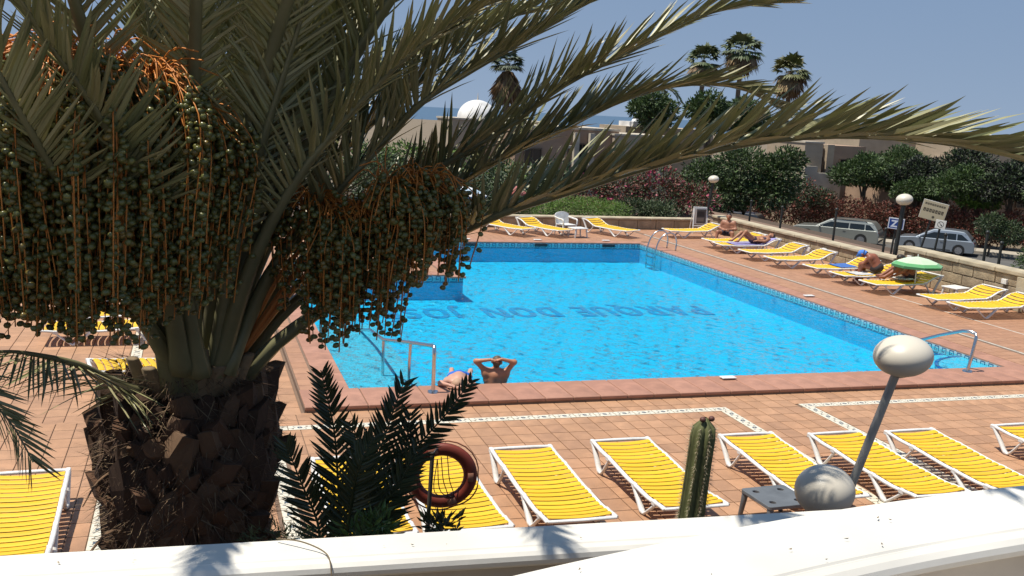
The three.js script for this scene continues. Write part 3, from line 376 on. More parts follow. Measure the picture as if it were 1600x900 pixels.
// young palm by the wall
{
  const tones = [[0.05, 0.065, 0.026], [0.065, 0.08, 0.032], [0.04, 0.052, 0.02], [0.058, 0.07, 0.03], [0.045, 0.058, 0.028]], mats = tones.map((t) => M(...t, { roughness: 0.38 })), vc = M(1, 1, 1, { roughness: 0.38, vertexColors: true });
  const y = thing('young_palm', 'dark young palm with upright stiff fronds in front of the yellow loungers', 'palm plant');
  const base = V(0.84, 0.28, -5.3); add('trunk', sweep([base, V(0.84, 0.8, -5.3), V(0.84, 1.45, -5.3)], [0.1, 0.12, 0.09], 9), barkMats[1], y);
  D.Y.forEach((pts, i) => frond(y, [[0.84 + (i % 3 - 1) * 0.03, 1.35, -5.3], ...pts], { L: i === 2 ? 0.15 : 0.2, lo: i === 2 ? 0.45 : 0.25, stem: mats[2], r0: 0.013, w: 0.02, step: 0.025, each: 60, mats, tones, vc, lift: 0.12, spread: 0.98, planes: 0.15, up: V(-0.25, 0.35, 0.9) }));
}

// ---------------------------------------------------------------- sun loungers
const lerpT = (tab, x) => { for (let i = 1; i < tab.length; i++) if (x <= tab[i][0]) { const [a, b] = tab[i - 1], [c, d] = tab[i]; const k = (x - a) / (c - a); return b + (d - b) * (k * k * (3 - 2 * k)); } return tab.at(-1)[1]; };
function makeLounger(tab, label, group) { // length along x from the head (0) to the foot (1.95), base on the ground
  const t = thing('sun_lounger', label, 'sun lounger', [0, 0, 0], 0, group), Wd = 0.35, L = 1.95, h = (x) => lerpT(tab, x);
  const rail = []; for (const s of [-1, 1]) { const pts = []; for (let i = 0; i <= 26; i++) { const x = i / 26 * L; pts.push(V(x, h(x), s * Wd)); } rail.push(sweep(pts, 0.026, 8, { flat: 0.8 })); }
  rail.push(sweep([V(0.012, h(0), -Wd), V(0.0, h(0), -Wd * 0.4), V(0.0, h(0), Wd * 0.4), V(0.012, h(0), Wd)], 0.026, 8, { flat: 0.8 }), sweep([V(L, h(L), -Wd), V(L + 0.012, h(L), 0), V(L, h(L), Wd)], 0.024, 8, { flat: 0.7 }));
  for (const s of [-1, 1]) for (const x of [0.02, 0.5, 1.22, 1.72]) rail.push(rbox(0.085, 0.06, 0.05, 0.014, x, h(x) - 0.008, s * Wd, 1));
  add('frame', merge(rail), m.plastic, t);
  for (const s of [-1, 1]) for (const [x0, xf, x1] of [[0.03, 0.29, 0.52], [1.21, 1.47, 1.74]]) {
    const z = s * (Wd - 0.005), pts = curve([[x0, h(x0) - 0.01, z], [x0 + (xf - x0) * 0.55, h(x0) * 0.42, z], [xf - 0.035, 0.035, z], [xf + 0.01, 0.022, z], [xf + 0.05, 0.045, z], [x1, h(x1) - 0.02, z]], 22);
    add('leg', sweep(pts, (q) => q < 0.45 ? 0.034 : q < 0.6 ? 0.034 - (q - 0.45) * 0.09 : 0.0205, 8, { flat: 0.8 }), m.plastic, t);
  }
  const sw = 0.082, N = 18, pitch = (L - 0.11) / N, half = Wd - 0.02;
  const sg = (() => { const n = 8, q = new MB(), top = [], bot = []; for (let i = 0; i <= n; i++) { const z = -half + 2 * half * i / n, e = 1 - (z / half) ** 2, bow = 0.022 * e, y = -0.012 * e; top.push([V(-sw / 2 + bow, y, z), V(-sw / 4 + bow, y + 0.006, z), V(sw / 4 + bow, y + 0.006, z), V(sw / 2 + bow, y, z)]); bot.push([V(-sw / 2 + bow, y - 0.006, z), V(sw / 2 + bow, y - 0.006, z)]); }
    for (let i = 0; i < n; i++) { for (let k = 0; k < 3; k++) q.quad(top[i][k], top[i + 1][k], top[i + 1][k + 1], top[i][k + 1]); q.quad(bot[i][1], bot[i + 1][1], bot[i + 1][0], bot[i][0]); q.quad(bot[i][0], bot[i + 1][0], top[i + 1][0], top[i][0]); q.quad(top[i][3], top[i + 1][3], bot[i + 1][1], bot[i][1]); } const g = q.geo(); g.deleteAttribute('color'); return g; })();
  for (let i = 0; i < N; i++) { const x = 0.06 + (i + 0.5) * pitch, sl = Math.atan2(h(x + 0.04) - h(x - 0.04), 0.08); const o = add('slat', sg, m.yellow[(i * 7 + 3) % 5 % 3], t); o.position.set(x, h(x) + 0.016, 0); o.rotation.z = sl; }
  return t;
}
const flatTab = [[0, 0.305], [0.35, 0.28], [1.2, 0.235], [1.55, 0.225], [1.95, 0.255]], upTab = [[0, 0.46], [0.12, 0.44], [0.62, 0.255], [1.4, 0.235], [1.95, 0.25]];
const gFront = 'yellow loungers along the front deck', gSide = 'yellow loungers along the stone wall', gLeft = 'yellow loungers on the left deck', gBack = 'loungers beyond the far pool edge';
const LA = makeLounger(flatTab, 'yellow slatted lounger between the life ring and the cactus, nearer the life ring', gFront); LA.position.set(3.54, LOW + 0.008, -10.43); LA.rotation.y = -Math.PI / 2;
const FR = -Math.PI / 2, lowL = (label, x, z = -10.42, t = FR, g = gFront) => { const o = copyOf(LA, label, [x, LOW + 0.008, z], t + rr(-0.022, 0.022)); o.userData.group = g; return o; };
lowL('yellow slatted lounger at the left edge of the photo beside the patterned border', -1.54, -10.48);
lowL('yellow lounger mostly hidden behind the young palm', 1.56, -10.42);
lowL('yellow slatted lounger directly behind the dark red life ring', 2.46, -10.40);
lowL('yellow slatted lounger partly behind the tall cactus', 4.80, -10.52);
lowL('yellow slatted lounger behind the round lamp globe, right of the cactus', 6.45, -10.48);
lowL('yellow slatted lounger crossed by the leaning lamp post, left of a close pair', 7.62, -10.36);
lowL('yellow slatted lounger just right of the leaning lamp post', 8.70, -10.30);
lowL('yellow lounger cut off by the right edge on the front deck', 10.37, -10.31);
lowL('yellow lounger seen between palm trunk and left frond beside the border strip', -1.35, -14.6, 0.2, gLeft);
lowL('yellow lounger glimpsed between the palm stalks, nearer of two', -0.35, -17.4, Math.PI, gLeft);
lowL('yellow lounger glimpsed between the palm stalks, farther of two', -0.35, -18.5, Math.PI, gLeft);
lowL('yellow lounger just right of the palm trunk top beside the raised pool step', 0.95, -14.5, Math.PI, gLeft);
const blueL = lowL('lounger covered by a bright blue towel glimpsed left of the palm stalks', -0.3, -19.9, Math.PI, gLeft);
const LS = makeLounger(upTab, 'empty yellow lounger with raised back, nearest to the right edge by the stone wall', gSide); LS.position.set(18.0, 0.005, -17.95); LS.rotation.y = Math.PI;
const side = (label, x, z, t = Math.PI) => copyOf(LS, label, [x, 0.005, z], t + rr(-0.05, 0.05));
side('empty yellow lounger with raised back, second from the right edge by the wall', 17.95, -18.95);
side('yellow lounger under the small green parasol', 17.75, -20.85);
side('lounger with the person in a blue cap sitting bent forward', 17.75, -22.05);
side('yellow lounger with a blue towel across its middle', 17.72, -23.25);
side('empty yellow lounger with raised back left of the blue towel lounger', 17.4, -24.75);
side('empty yellow lounger right of the sunbathing woman', 17.35, -26.1);
side('yellow lounger with a woman lying on a lilac towel', 17.3, -27.45);
side('yellow lounger just behind the lying woman', 17.4, -28.5, Math.PI + 0.05);
side('low yellow lounger in the far corner beside the white stand', 17.2, -30.95);
const bk = (label, x, z, t) => { const o = copyOf(LS, label, [x, 0.005, z], t); o.userData.group = gBack; return o; };
bk('yellow lounger beyond the far pool edge left of the white chair', 10.55, -32.1, -1.1); bk('yellow lounger beyond the far pool edge right of the white chair', 12.95, -32.2, -1.1);
bk('pale lounger half hidden by the lowest palm frond beyond the pool', 9.2, -32.2, -1.0); bk('yellow lounger seen through the hanging dates beyond the pool', 6.0, -31.2, -0.6); bk('lounger on the far deck left of the hanging dates', 4.4, -27.0, -0.3);
// towels and cushions
function drape(name, label, x0, x1, z0, z1, yf, mat, cat = 'towel') { // a cloth following a height function
  const nx = 14, nz = 10, g = new THREE.PlaneGeometry(1, 1, nx, nz); const p = g.attributes.position; for (let i = 0; i < p.count; i++) { const x = x0 + (p.getX(i) + 0.5) * (x1 - x0), z = z0 + (p.getY(i) + 0.5) * (z1 - z0); p.setXYZ(i, x, yf(x, z) + 0.012 * fbm(x * 6, z * 6, 2), z); } g.computeVertexNormals();
  const b = g.clone(); b.translate(0, -0.008, 0); return tag(add(name, merge([uvm(g), uvm(b)]), mat), label, cat);
}
const upY = (X) => (x) => 0.005 + lerpT(upTab, Math.max(0, Math.min(1.95, X - x))) + 0.035;
drape('beach_towel', 'blue towel laid across a yellow lounger by the wall', 16.55, 17.1, -23.62, -22.92, (x, z) => upY(17.72)(x) - (Math.abs(z + 23.25) > 0.33 ? 0.08 : 0), M(0.05, 0.14, 0.42, { roughness: 0.95, map: grain }));
drape('beach_towel', 'lilac towel under the lying woman', 15.75, 17.2, -27.75, -27.15, (x) => upY(17.3)(x), M(0.34, 0.31, 0.58, { roughness: 0.95, map: grain }));
drape('beach_towel', 'bright blue towel on the lounger glimpsed left of the palm stalks', -2.1, -0.5, -20.2, -19.6, (x) => LOW + 0.3 + 0.04 * (x < -1.9 ? 0 : 1), M(0.04, 0.36, 0.68, { roughness: 0.95, map: grain }));
drape('beach_towel', 'crumpled white towel between the two people by the green parasol', 16.75, 17.15, -21.15, -20.7, (x, z) => upY(17.75)(x) + 0.05 + 0.05 * fbm(x * 9, z * 9, 4), M(0.75, 0.72, 0.70, { roughness: 0.95, map: grain }));
drape('beach_towel', 'pale grey towel on the foot of the lounger with the blue-capped person', 16.2, 16.75, -22.3, -21.8, (x) => upY(17.75)(x), M(0.55, 0.55, 0.55, { roughness: 0.95, map: grain }));

// ---------------------------------------------------------------- pool fittings
function rail3(parent, name, pts, r = 0.024, n = 40) { return add(name, sweep(curve(pts, n), r, 10), m.steel, parent); }
{
  const h = thing('pool_handrail', 'steel handrail stepping down into the shallow near left part of the pool', 'handrail');
  add('rail', sweep([V(3.23, 0.01, -13.5), V(3.23, 0.55, -13.5), V(3.232, 0.62, -13.515), V(3.235, 0.66, -13.55), V(3.22, 0.655, -13.6), V(3.06, 0.52, -14.4), V(2.87, 0.36, -15.25), V(2.85, 0.34, -15.35), V(2.86, 0.31, -15.55), V(2.95, 0.08, -17.2), V(3.0, -0.3, -18.9)], 0.028, 10), m.steel, h);
  add('post', sweep([V(3.06, -0.24, -14.35), V(3.06, 0.2, -14.35), V(3.07, 0.53, -14.35)], 0.024, 10), m.steel, h); add('post', sweep([V(2.85, -0.24, -15.35), V(2.85, 0.1, -15.35), V(2.85, 0.34, -15.35)], 0.024, 10), m.steel, h);
  add('flange', new THREE.CylinderGeometry(0.075, 0.08, 0.02, 20).translate(3.23, 0.016, -13.5), m.steel, h); add('flange', new THREE.CylinderGeometry(0.075, 0.08, 0.02, 20).translate(3.06, -0.235, -14.35), m.steel, h);
  const h2 = thing('pool_handrail', 'single-post steel handrail over the corner steps at the right', 'handrail');
  add('rail', sweep([V(12.55, 0.01, -13.62), V(12.6, 0.3, -13.62), V(12.65, 0.6, -13.63), V(12.65, 0.66, -13.66), V(12.6, 0.68, -13.73), V(12.55, 0.66, -13.85), V(12.45, 0.5, -14.25), V(12.3, 0.3, -14.65), V(12.2, -0.15, -15.1)], 0.028, 10), m.steel, h2);
  add('flange', new THREE.CylinderGeometry(0.08, 0.085, 0.02, 20).translate(12.55, 0.016, -13.62), m.steel, h2);
  const l = thing('pool_ladder', 'steel pool ladder with two curved grab rails at the far right corner', 'ladder');
  for (const z of [-27.75, -28.35]) rail3(l, 'grab_rail', [[14.05, 0.0, z], [14.06, 0.3, z], [13.95, 0.5, z], [13.72, 0.52, z], [13.52, 0.36, z], [13.40, 0.05, z], [13.38, -0.4, z], [13.38, -0.85, z]]);
  for (const y of [-0.25, -0.5, -0.75]) add('step', rbox(0.1, 0.03, 0.6, 0.01, 13.38, y, -28.05, 1), m.steel, l);
}

// ---------------------------------------------------------------- lamps
const globeM = MP(0.60, 0.55, 0.46, { roughness: 0.38 }), postM = M(0.42, 0.40, 0.36, { roughness: 0.5, map: rep(blotch, 2) }), blackPost = M(0.018, 0.02, 0.018, { roughness: 0.5 });
function globeLamp(label, top, r, foot, pr, pm, sq = 0.71) {
  const t = thing('globe_lamp', label, 'lamp', [0, 0, 0], 0, 'white globe lamps');
  const ax = top.clone().sub(foot).normalize(), neck = top.clone().addScaledVector(ax, -r * 0.66);
  const g = new THREE.SphereGeometry(r, 40, 28).scale(1, sq, 1); g.rotateZ(0.13).translate(top.x, top.y, top.z); add('globe', g, globeM, t);
  add('post', uvm(sweep([foot, foot.clone().lerp(neck, 0.5), neck], pr, 12)), pm, t);
  add('collar', sweep([neck.clone().addScaledVector(ax, -r * 0.1), neck, neck.clone().addScaledVector(ax, r * 0.06)], [pr * 1.3, r * 0.36, r * 0.42], 18), pm, t); return t;
}
globeLamp('white globe lamp on a leaning grey post over the pool corner', V(4.13, 2.64, -5.02), 0.175, V(3.62, 0.3, -5.3), 0.027, postM);
globeLamp('white globe of a lower lamp in palm shade left of the leaning post', V(3.72, 1.78, -5.08), 0.182, V(3.62, 0.3, -5.15), 0.03, postM, 0.86);
globeLamp('small globe lamp on a black post beyond the white stand', V(17.72, 1.9, -32.48), 0.19, V(17.5, -1, -32.7), 0.05, blackPost);
globeLamp('globe lamp on a black post behind the step in the stone wall', V(18.75, 2.09, -23.5), 0.225, V(18.62, -1, -23.6), 0.06, blackPost);

// ---------------------------------------------------------------- cactus, life ring, table, small plants
{
  const c = thing('columnar_cactus', 'tall ribbed columnar cactus standing in front of the loungers', 'cactus');
  const A = V(3.14, 0.25, -5.79), B = V(3.23, 2.06, -5.755), n = 26, ribs = 8, pos = [], idx = [], seg = ribs * 6;
  for (let i = 0; i <= n; i++) { const t = i / n, p = A.clone().lerp(B, t), r0 = 0.094 * (t > 0.93 ? Math.sqrt(Math.max(0.0, 1 - ((t - 0.93) / 0.0705) ** 2)) : 1) * (1 - 0.08 * t + 0.02 * Math.sin(t * 14)); for (let k = 0; k < seg; k++) { const a = k / seg * 6.2832, r = r0 * (0.74 + 0.26 * Math.abs(Math.cos(a * ribs / 2)) ** 0.7 * 1.0); pos.push(p.x + Math.cos(a) * r, p.y, p.z + Math.sin(a) * r); } }
  for (let i = 0; i < n; i++) for (let k = 0; k < seg; k++) { const a = i * seg + k, b = i * seg + (k + 1) % seg; idx.push(a, a + seg, b, b, a + seg, b + seg); }
  const g = new THREE.BufferGeometry(); g.setAttribute('position', new THREE.Float32BufferAttribute(pos, 3)); g.setIndex(idx); g.computeVertexNormals();
  add('stem', uvm(g), M(0.14, 0.15, 0.055, { roughness: 0.7, map: rep(blotch, 6) }), c);
  const mb = new MB(); for (let k = 0; k < ribs; k++) for (let t = 0.35; t < 0.98; t += 0.014) { const a = k / ribs * 6.2832, r = 0.096 * (1 - 0.08 * t) * (t > 0.93 ? Math.sqrt(Math.max(0.02, 1 - ((t - 0.93) / 0.07) ** 2)) : 1), p = A.clone().lerp(B, t).add(V(Math.cos(a) * r, 0, Math.sin(a) * r)); for (let s = 0; s < 11; s++) { const d = V(Math.cos(a) + rr(-0.8, 0.8), rr(-0.8, 0.8), Math.sin(a) + rr(-0.8, 0.8)).normalize(), L = rr(0.015, 0.045), w = V(-Math.sin(a), rr(-0.5, 0.5), Math.cos(a)).multiplyScalar(0.0013); mb.tri(p.clone().add(w), p.clone().sub(w), p.clone().addScaledVector(d, L), pick([[0.5, 0.43, 0.3], [0.4, 0.33, 0.22], [0.24, 0.16, 0.1]])); } }
  add('spines', mb.geo(), M(1, 1, 1, { roughness: 0.7, vertexColors: true }), c).userData.kind = 'stuff';
  for (const [x, z] of [[-0.035, 0.03], [0.035, 0.02]]) add('fruit', new THREE.SphereGeometry(0.021, 12, 8).scale(1, 0.9, 1).translate(B.x + x, B.y - 0.005, B.z + z), M(0.10, 0.035, 0.025, { roughness: 0.6 }), c);
  const r = thing('life_ring', 'dark red life ring hanging on a thin post among the plants', 'life ring');
  const rc = V(1.86, 1.14, -7.37), tg = new THREE.TorusGeometry(0.215, 0.052, 16, 48).scale(1.05, 1, 0.75); tg.rotateY(-0.2).translate(rc.x, rc.y, rc.z); add('ring', uvm(tg), M(0.22, 0.035, 0.018, { roughness: 0.55, map: rep(blotch, 2) }), r);
  const rot = (a, q) => V(Math.cos(a) * q * 1.05, Math.sin(a) * q, 0).applyAxisAngle(V(0, 1, 0), -0.2).add(rc);
  for (const a of [0.0, 1.9, 3.5, 5.1]) { const g2 = new THREE.TorusGeometry(0.0555, 0.006, 6, 20); g2.scale(1, 1, 4.2); g2.rotateY(Math.PI / 2).rotateZ(a).scale(1, 1, 0.78).rotateY(-0.2); const p = rot(a, 0.215); add('band', g2.rotateX(0).translate(p.x, p.y, p.z), M(0.30, 0.13, 0.08, { roughness: 0.7 }), r); }
  const rope = []; for (let k = 0; k < 4; k++) { const a0 = [0.0, 1.9, 3.5, 5.1][k], a1 = k < 3 ? [1.9, 3.5, 5.1][k] : 6.283; for (let s = 0; s <= 8; s++) { const q = s / 8; rope.push(rot(a0 + (a1 - a0) * q, 0.272 + 0.02 * Math.sin(q * Math.PI))); } } add('grab_rope', sweep(rope, 0.006, 6), M(0.24, 0.09, 0.05, { roughness: 0.9 }), r);
  for (const o of [0, 0.05]) add('line', sweep(curve([[rc.x - 0.02 + o, rc.y + 0.17, rc.z + 0.04], [rc.x + o, rc.y - 0.02, rc.z + 0.06], [rc.x + 0.04 + o, rc.y - 0.16, rc.z + 0.05], [rc.x - 0.06 + o, rc.y - 0.12, rc.z + 0.05], [rc.x - 0.05, rc.y + 0.15, rc.z + 0.04]], 24), 0.004, 5), M(0.05, 0.03, 0.02), r);
  const pp = thing('ring_post', 'thin dark post that carries the life ring', 'post'); add('post', uvm(sweep([V(1.69, 0.28, -7.25), V(1.74, 0.8, -7.27), V(1.76, 1.36, -7.29)], 0.017, 9)), M(0.05, 0.042, 0.03, { roughness: 0.8, map: grain }), pp); add('hook', sweep(curve([[1.76, 1.34, -7.29], [1.8, 1.37, -7.33], [1.84, 1.35, -7.37], [1.85, 1.31, -7.39]], 10), 0.008, 6), m.dark, pp);
  const t = thing('side_table', 'grey plastic side table with round holes between cactus and lamp globe', 'table', [5.74, LOW + 0.008, -8.62], 0.05);
  const sh = new THREE.Shape(); const w = 0.26, q = 0.04; sh.moveTo(-w + q, -w); sh.lineTo(w - q, -w); sh.quadraticCurveTo(w, -w, w, -w + q); sh.lineTo(w, w - q); sh.quadraticCurveTo(w, w, w - q, w); sh.lineTo(-w + q, w); sh.quadraticCurveTo(-w, w, -w, w - q); sh.lineTo(-w, -w + q); sh.quadraticCurveTo(-w, -w, -w + q, -w);
  for (const [x, y] of [[-0.15, -0.15], [0.15, -0.15], [-0.15, 0.15], [0.15, 0.15]]) { const hl = new THREE.Path(); hl.absellipse(x, y, 0.042, 0.042, 0, Math.PI * 2, true); sh.holes.push(hl); }
  const grey = M(0.13, 0.14, 0.15, { roughness: 0.5, map: grain }); add('table_top', new THREE.ExtrudeGeometry(sh, { depth: 0.025, bevelSize: 0.006, bevelThickness: 0.006, bevelSegments: 2, curveSegments: 12 }).rotateX(-Math.PI / 2).translate(0, 0.262, 0), grey, t);
  for (const [x, z] of [[-1, -1], [1, -1], [-1, 1], [1, 1]]) add('leg', sweep([V(x * 0.225, 0.265, z * 0.225), V(x * 0.235, 0.15, z * 0.235), V(x * 0.25, 0.003, z * 0.25)], [0.036, 0.03, 0.024], 8), grey, t);
}
// leaf masses: many small folded leaves in ellipsoid clumps
function foliage(blobs, n, size, tones, o = {}) {
  const mb = new MB(), tot = blobs.reduce((s, b) => s + (b[3] * b[4] * b[5]) ** 0.667, 0);
  for (const [cx, cy, cz, rx, ry, rz] of blobs) {
    const c = Math.ceil(n * (rx * ry * rz) ** 0.667 / tot);
    for (let i = 0; i < c; i++) {
      const a = rr(0, 6.2832), u = rr(-1, 1), s = Math.sqrt(1 - u * u); let d = V(Math.cos(a) * s, u, Math.sin(a) * s);
      const lump = 1 + 0.55 * fbm(cx + d.x * 1.7, cy + d.y * 1.7, cz + d.z * 1.7, 3) * (o.lump ?? 1), k = Math.pow(rnd(), 0.38) * lump;
      const p = V(cx + d.x * rx * k, cy + d.y * ry * k, cz + d.z * rz * k); if (o.minY !== undefined && p.y < o.minY) continue;
      const dir = d.clone().add(V(rr(-0.9, 0.9), rr(-0.7, 0.9) - (o.hang ?? 0), rr(-0.9, 0.9))).normalize(), sd = dir.clone().cross(V(rr(-1, 1), rr(-1, 1), rr(-1, 1))).normalize(), L = size * rr(0.7, 1.35), w = L * (o.asp ?? 0.42), fold = dir.clone().cross(sd).multiplyScalar(w * 0.25);
      const t = pick(tones), b = rr(0.8, 1.2), kk = [t[0] * b, t[1] * b, t[2] * b], m1 = p.clone().addScaledVector(dir, L * 0.45), tip = p.clone().addScaledVector(dir, L), l = m1.clone().addScaledVector(sd, w / 2).add(fold), r = m1.clone().addScaledVector(sd, -w / 2).add(fold);
      mb.tri(p, r, tip, kk); mb.tri(p, tip, l, kk);
    }
  }
  return mb.geo();
}
const leafy = MP(1, 1, 1, { roughness: 0.6, vertexColors: true, transmission: 0.22, thickness: 0 });
const GREEN = [[0.055, 0.10, 0.022], [0.07, 0.125, 0.028], [0.045, 0.085, 0.02], [0.085, 0.14, 0.03]], DARK = [[0.035, 0.062, 0.02], [0.045, 0.075, 0.022], [0.03, 0.05, 0.018], [0.06, 0.09, 0.028]], LIME = [[0.14, 0.25, 0.03], [0.115, 0.215, 0.028], [0.165, 0.27, 0.045]], REDS = [[0.2, 0.05, 0.032], [0.15, 0.042, 0.028], [0.24, 0.07, 0.042], [0.10, 0.045, 0.025], [0.08, 0.06, 0.025]], PINK = [[0.42, 0.05, 0.12], [0.5, 0.09, 0.16], [0.3, 0.05, 0.07]];
const woodM = M(0.13, 0.10, 0.07, { roughness: 0.95, map: grain });
function shrub(name, label, cat, blobs, n, size, tones, o = {}) {
  const t = thing(name, label, cat, [0, 0, 0], 0, o.group); add(o.part ?? 'foliage', foliage(blobs, n, size, tones, o), leafy, t).userData.kind = 'stuff';
  if (o.flowers) add('blossom', foliage(blobs.map((b) => [b[0], b[1], b[2], b[3] * 1.08, b[4] * 1.08, b[5] * 1.08]), o.flowers, size * 0.9, o.ft ?? PINK, { ...o, asp: 0.8 }), leafy, t).userData.kind = 'stuff';
  const [x, y, z] = blobs[0], gy = o.ground ?? 0; if (o.trunk !== 0) { const r = o.trunk ?? 0.05; add('trunk', sweep(curve([[x, gy - 0.05, z], [x + r, (y + gy) / 2, z + r], [x, y, z]], 6), (q) => r * (1.2 - 0.5 * q), 8), woodM, t); for (const b of blobs.slice(1, 5)) add('limb', sweep(curve([[x, gy + (y - gy) * 0.55, z], [(x + b[0]) / 2, (y + b[1]) / 2 - 0.05, (z + b[2]) / 2], [b[0], b[1], b[2]]], 5), (q) => r * 0.6 * (1.1 - 0.7 * q), 6), woodM, t); }
  return t;
}
shrub('trailing_plant', 'pale green trailing stems creeping over the wall beside the palm trunk', 'plant', [[0.4, 1.78, -4.98, 0.18, 0.06, 0.12], [0.52, 1.75, -5.0, 0.14, 0.07, 0.1]], 420, 0.05, [[0.09, 0.13, 0.04], [0.07, 0.10, 0.035], [0.11, 0.15, 0.06]], { asp: 0.14, ground: 0.3, trunk: 0.012 });
shrub('leafy_plant', 'bright green leafy sprig at the foot of the young palm', 'plant', [[0.83, 1.80, -4.85, 0.13, 0.1, 0.1], [0.9, 1.86, -4.85, 0.07, 0.08, 0.07]], 260, 0.075, [[0.10, 0.17, 0.03], [0.075, 0.13, 0.025]], { asp: 0.24, ground: 0.3, trunk: 0.012 });
shrub('small_succulent', 'small dark spiky plant just below the life ring', 'plant', [[1.52, 1.33, -6.0, 0.13, 0.06, 0.08]], 90, 0.09, [[0.04, 0.055, 0.02], [0.055, 0.07, 0.028]], { asp: 0.3, ground: 0.3, trunk: 0.02, hang: -0.6 });

// ---------------------------------------------------------------- stone walls
const capM = M(0.47, 0.40, 0.28, { roughness: 0.85, map: rep(blotch, 0.8), bumpMap: rep(rough, 2), bumpScale: 0.004 });
const blockMs = [[0.40, 0.315, 0.20], [0.37, 0.29, 0.18], [0.43, 0.34, 0.215], [0.385, 0.30, 0.195]].map((t) => M(...t, { roughness: 0.9, map: rep(blotch, 1.2), bumpMap: rep(rough, 2.5), bumpScale: 0.012 }));
const mortar = M(0.24, 0.19, 0.13, { roughness: 1, map: grain });
function stoneWall(label, a, b, h, courses, cap = 0.1, pil = []) { // a, b on the ground: front face line, blocks proud on the pool side
  const t = thing('stone_wall', label, 'wall'), dir = b.clone().sub(a), L = dir.length(); dir.normalize(); const nrm = V(dir.z, 0, -dir.x), ang = Math.atan2(-dir.z, dir.x), th = 0.3, ch = (h - cap) / courses;
  const place = (o, u, y, n) => { const p = a.clone().addScaledVector(dir, u).addScaledVector(nrm, n); o.position.set(p.x, y, p.z); o.rotation.y = ang; return o; };
  place(add('core', box(L, h - cap + 0.6, th), mortar, t), L / 2, (h - cap - 0.6) / 2, -th / 2);
  const BL = 0.72, full = uvm(rbox(BL - 0.022, ch - 0.02, 0.06, 0.012, 0, 0, 0, 1));
  for (let c = 0; c < courses; c++) for (let u = c % 2 ? -BL / 2 : 0; u < L; u += BL) { const u0 = Math.max(0, u), u1 = Math.min(L, u + BL); if (u1 - u0 < 0.08) continue; const g = u1 - u0 > BL - 0.01 ? full : uvm(rbox(u1 - u0 - 0.022, ch - 0.02, 0.06, 0.012, 0, 0, 0, 1)); place(add('block', g, pick(blockMs), t), (u0 + u1) / 2, ch * (c + 0.5), -0.012 + rr(0, 0.012)); }
  const cg = uvm(rbox(1.2 - 0.006, cap, th + 0.14, 0.03, 0, 0, 0, 2)); for (let u = 0; u < L - 0.05; u += 1.2) { const w = Math.min(1.2, L - u); place(add('capstone', w > 1.19 ? cg : uvm(rbox(w - 0.006, cap, th + 0.14, 0.03, 0, 0, 0, 2)), capM, t), u + w / 2, h - cap / 2, -th / 2); }
  for (const u of pil) place(add('pilaster', uvm(rbox(0.26, h - cap - 0.004, 0.14, 0.01)), capM, t), u, (h - cap - 0.004) / 2, 0.01);
  return t;
}
stoneWall('low stone block wall beside the far row of loungers, ending at the wall step', V(18.1, 0, -22.75), V(18.1, 0, -32.95), 0.58, 2, 0.1);
stoneWall('taller stone block wall at the right, stepped up behind the green parasol', V(18.16, 0, -12.0), V(18.16, 0, -22.72), 0.92, 3, 0.12, [6.35, 10.55, 2.4]);
stoneWall('low stone planter wall behind the white chair and far loungers', V(18.0, 0, -33.0), V(3.5, 0, -33.0), 0.42, 1, 0.08);
{ const b = rbox(0.06, 0.12, 0.16, 0.01, 0, 0, 0, 1); for (const [z, y, w] of [[-18.85, 0.62, 'the taller wall near the right edge'], [-22.2, 0.66, 'the taller wall just beside the step'], [-25.9, 0.32, 'the low wall behind the empty loungers'], [-26.7, 0.22, 'the low wall behind the sunbathing woman'], [-29.6, 0.32, 'the low wall behind the seated man']]) { const o = add('wall_box', b.clone(), m.plastic); o.position.set(z > -22.75 ? 18.09 : 18.03, y, z); tag(o, 'small white box fixed on ' + w, 'wall box', 'white boxes on the wall'); } }
// fence posts behind the wall
for (const [x, z, h, l] of [[18.75, -26.6, 1.45, 'black fence post in front of the silver off-road car'], [18.75, -24.2, 1.15, 'black fence post left of the second globe lamp'], [18.85, -21.9, 1.3, 'thin black post in front of the grey hatchback'], [18.85, -20.45, 1.55, 'black fence post right of the grey hatchback'], [18.85, -19.95, 1.35, 'black fence post beside the round green bush'], [18.75, -29.6, 1.2, 'black fence post behind the low wall, left of the dark car'], [18.75, -31.6, 1.2, 'black fence post at the far corner of the wall']]) {
  const t = thing('fence_post', l, 'fence post', [x, 0, z], 0, 'black fence posts'); add('shaft', sweep([V(0, -2.2, 0), V(0.02, 0, 0), V(0.05, h, 0)], 0.035, 8), blackPost, t); add('finial', new THREE.SphereGeometry(0.05, 10, 8).translate(0.05, h + 0.03, 0), blackPost, t);
}
struct('verge', uvm(box(6, 1.9, 60, 21.4, -1.25, -20)), m.soil);
struct('garden_terrace', uvm(box(40, 2.4, 12, -1.8, -1.1, -39.4)), m.soil);

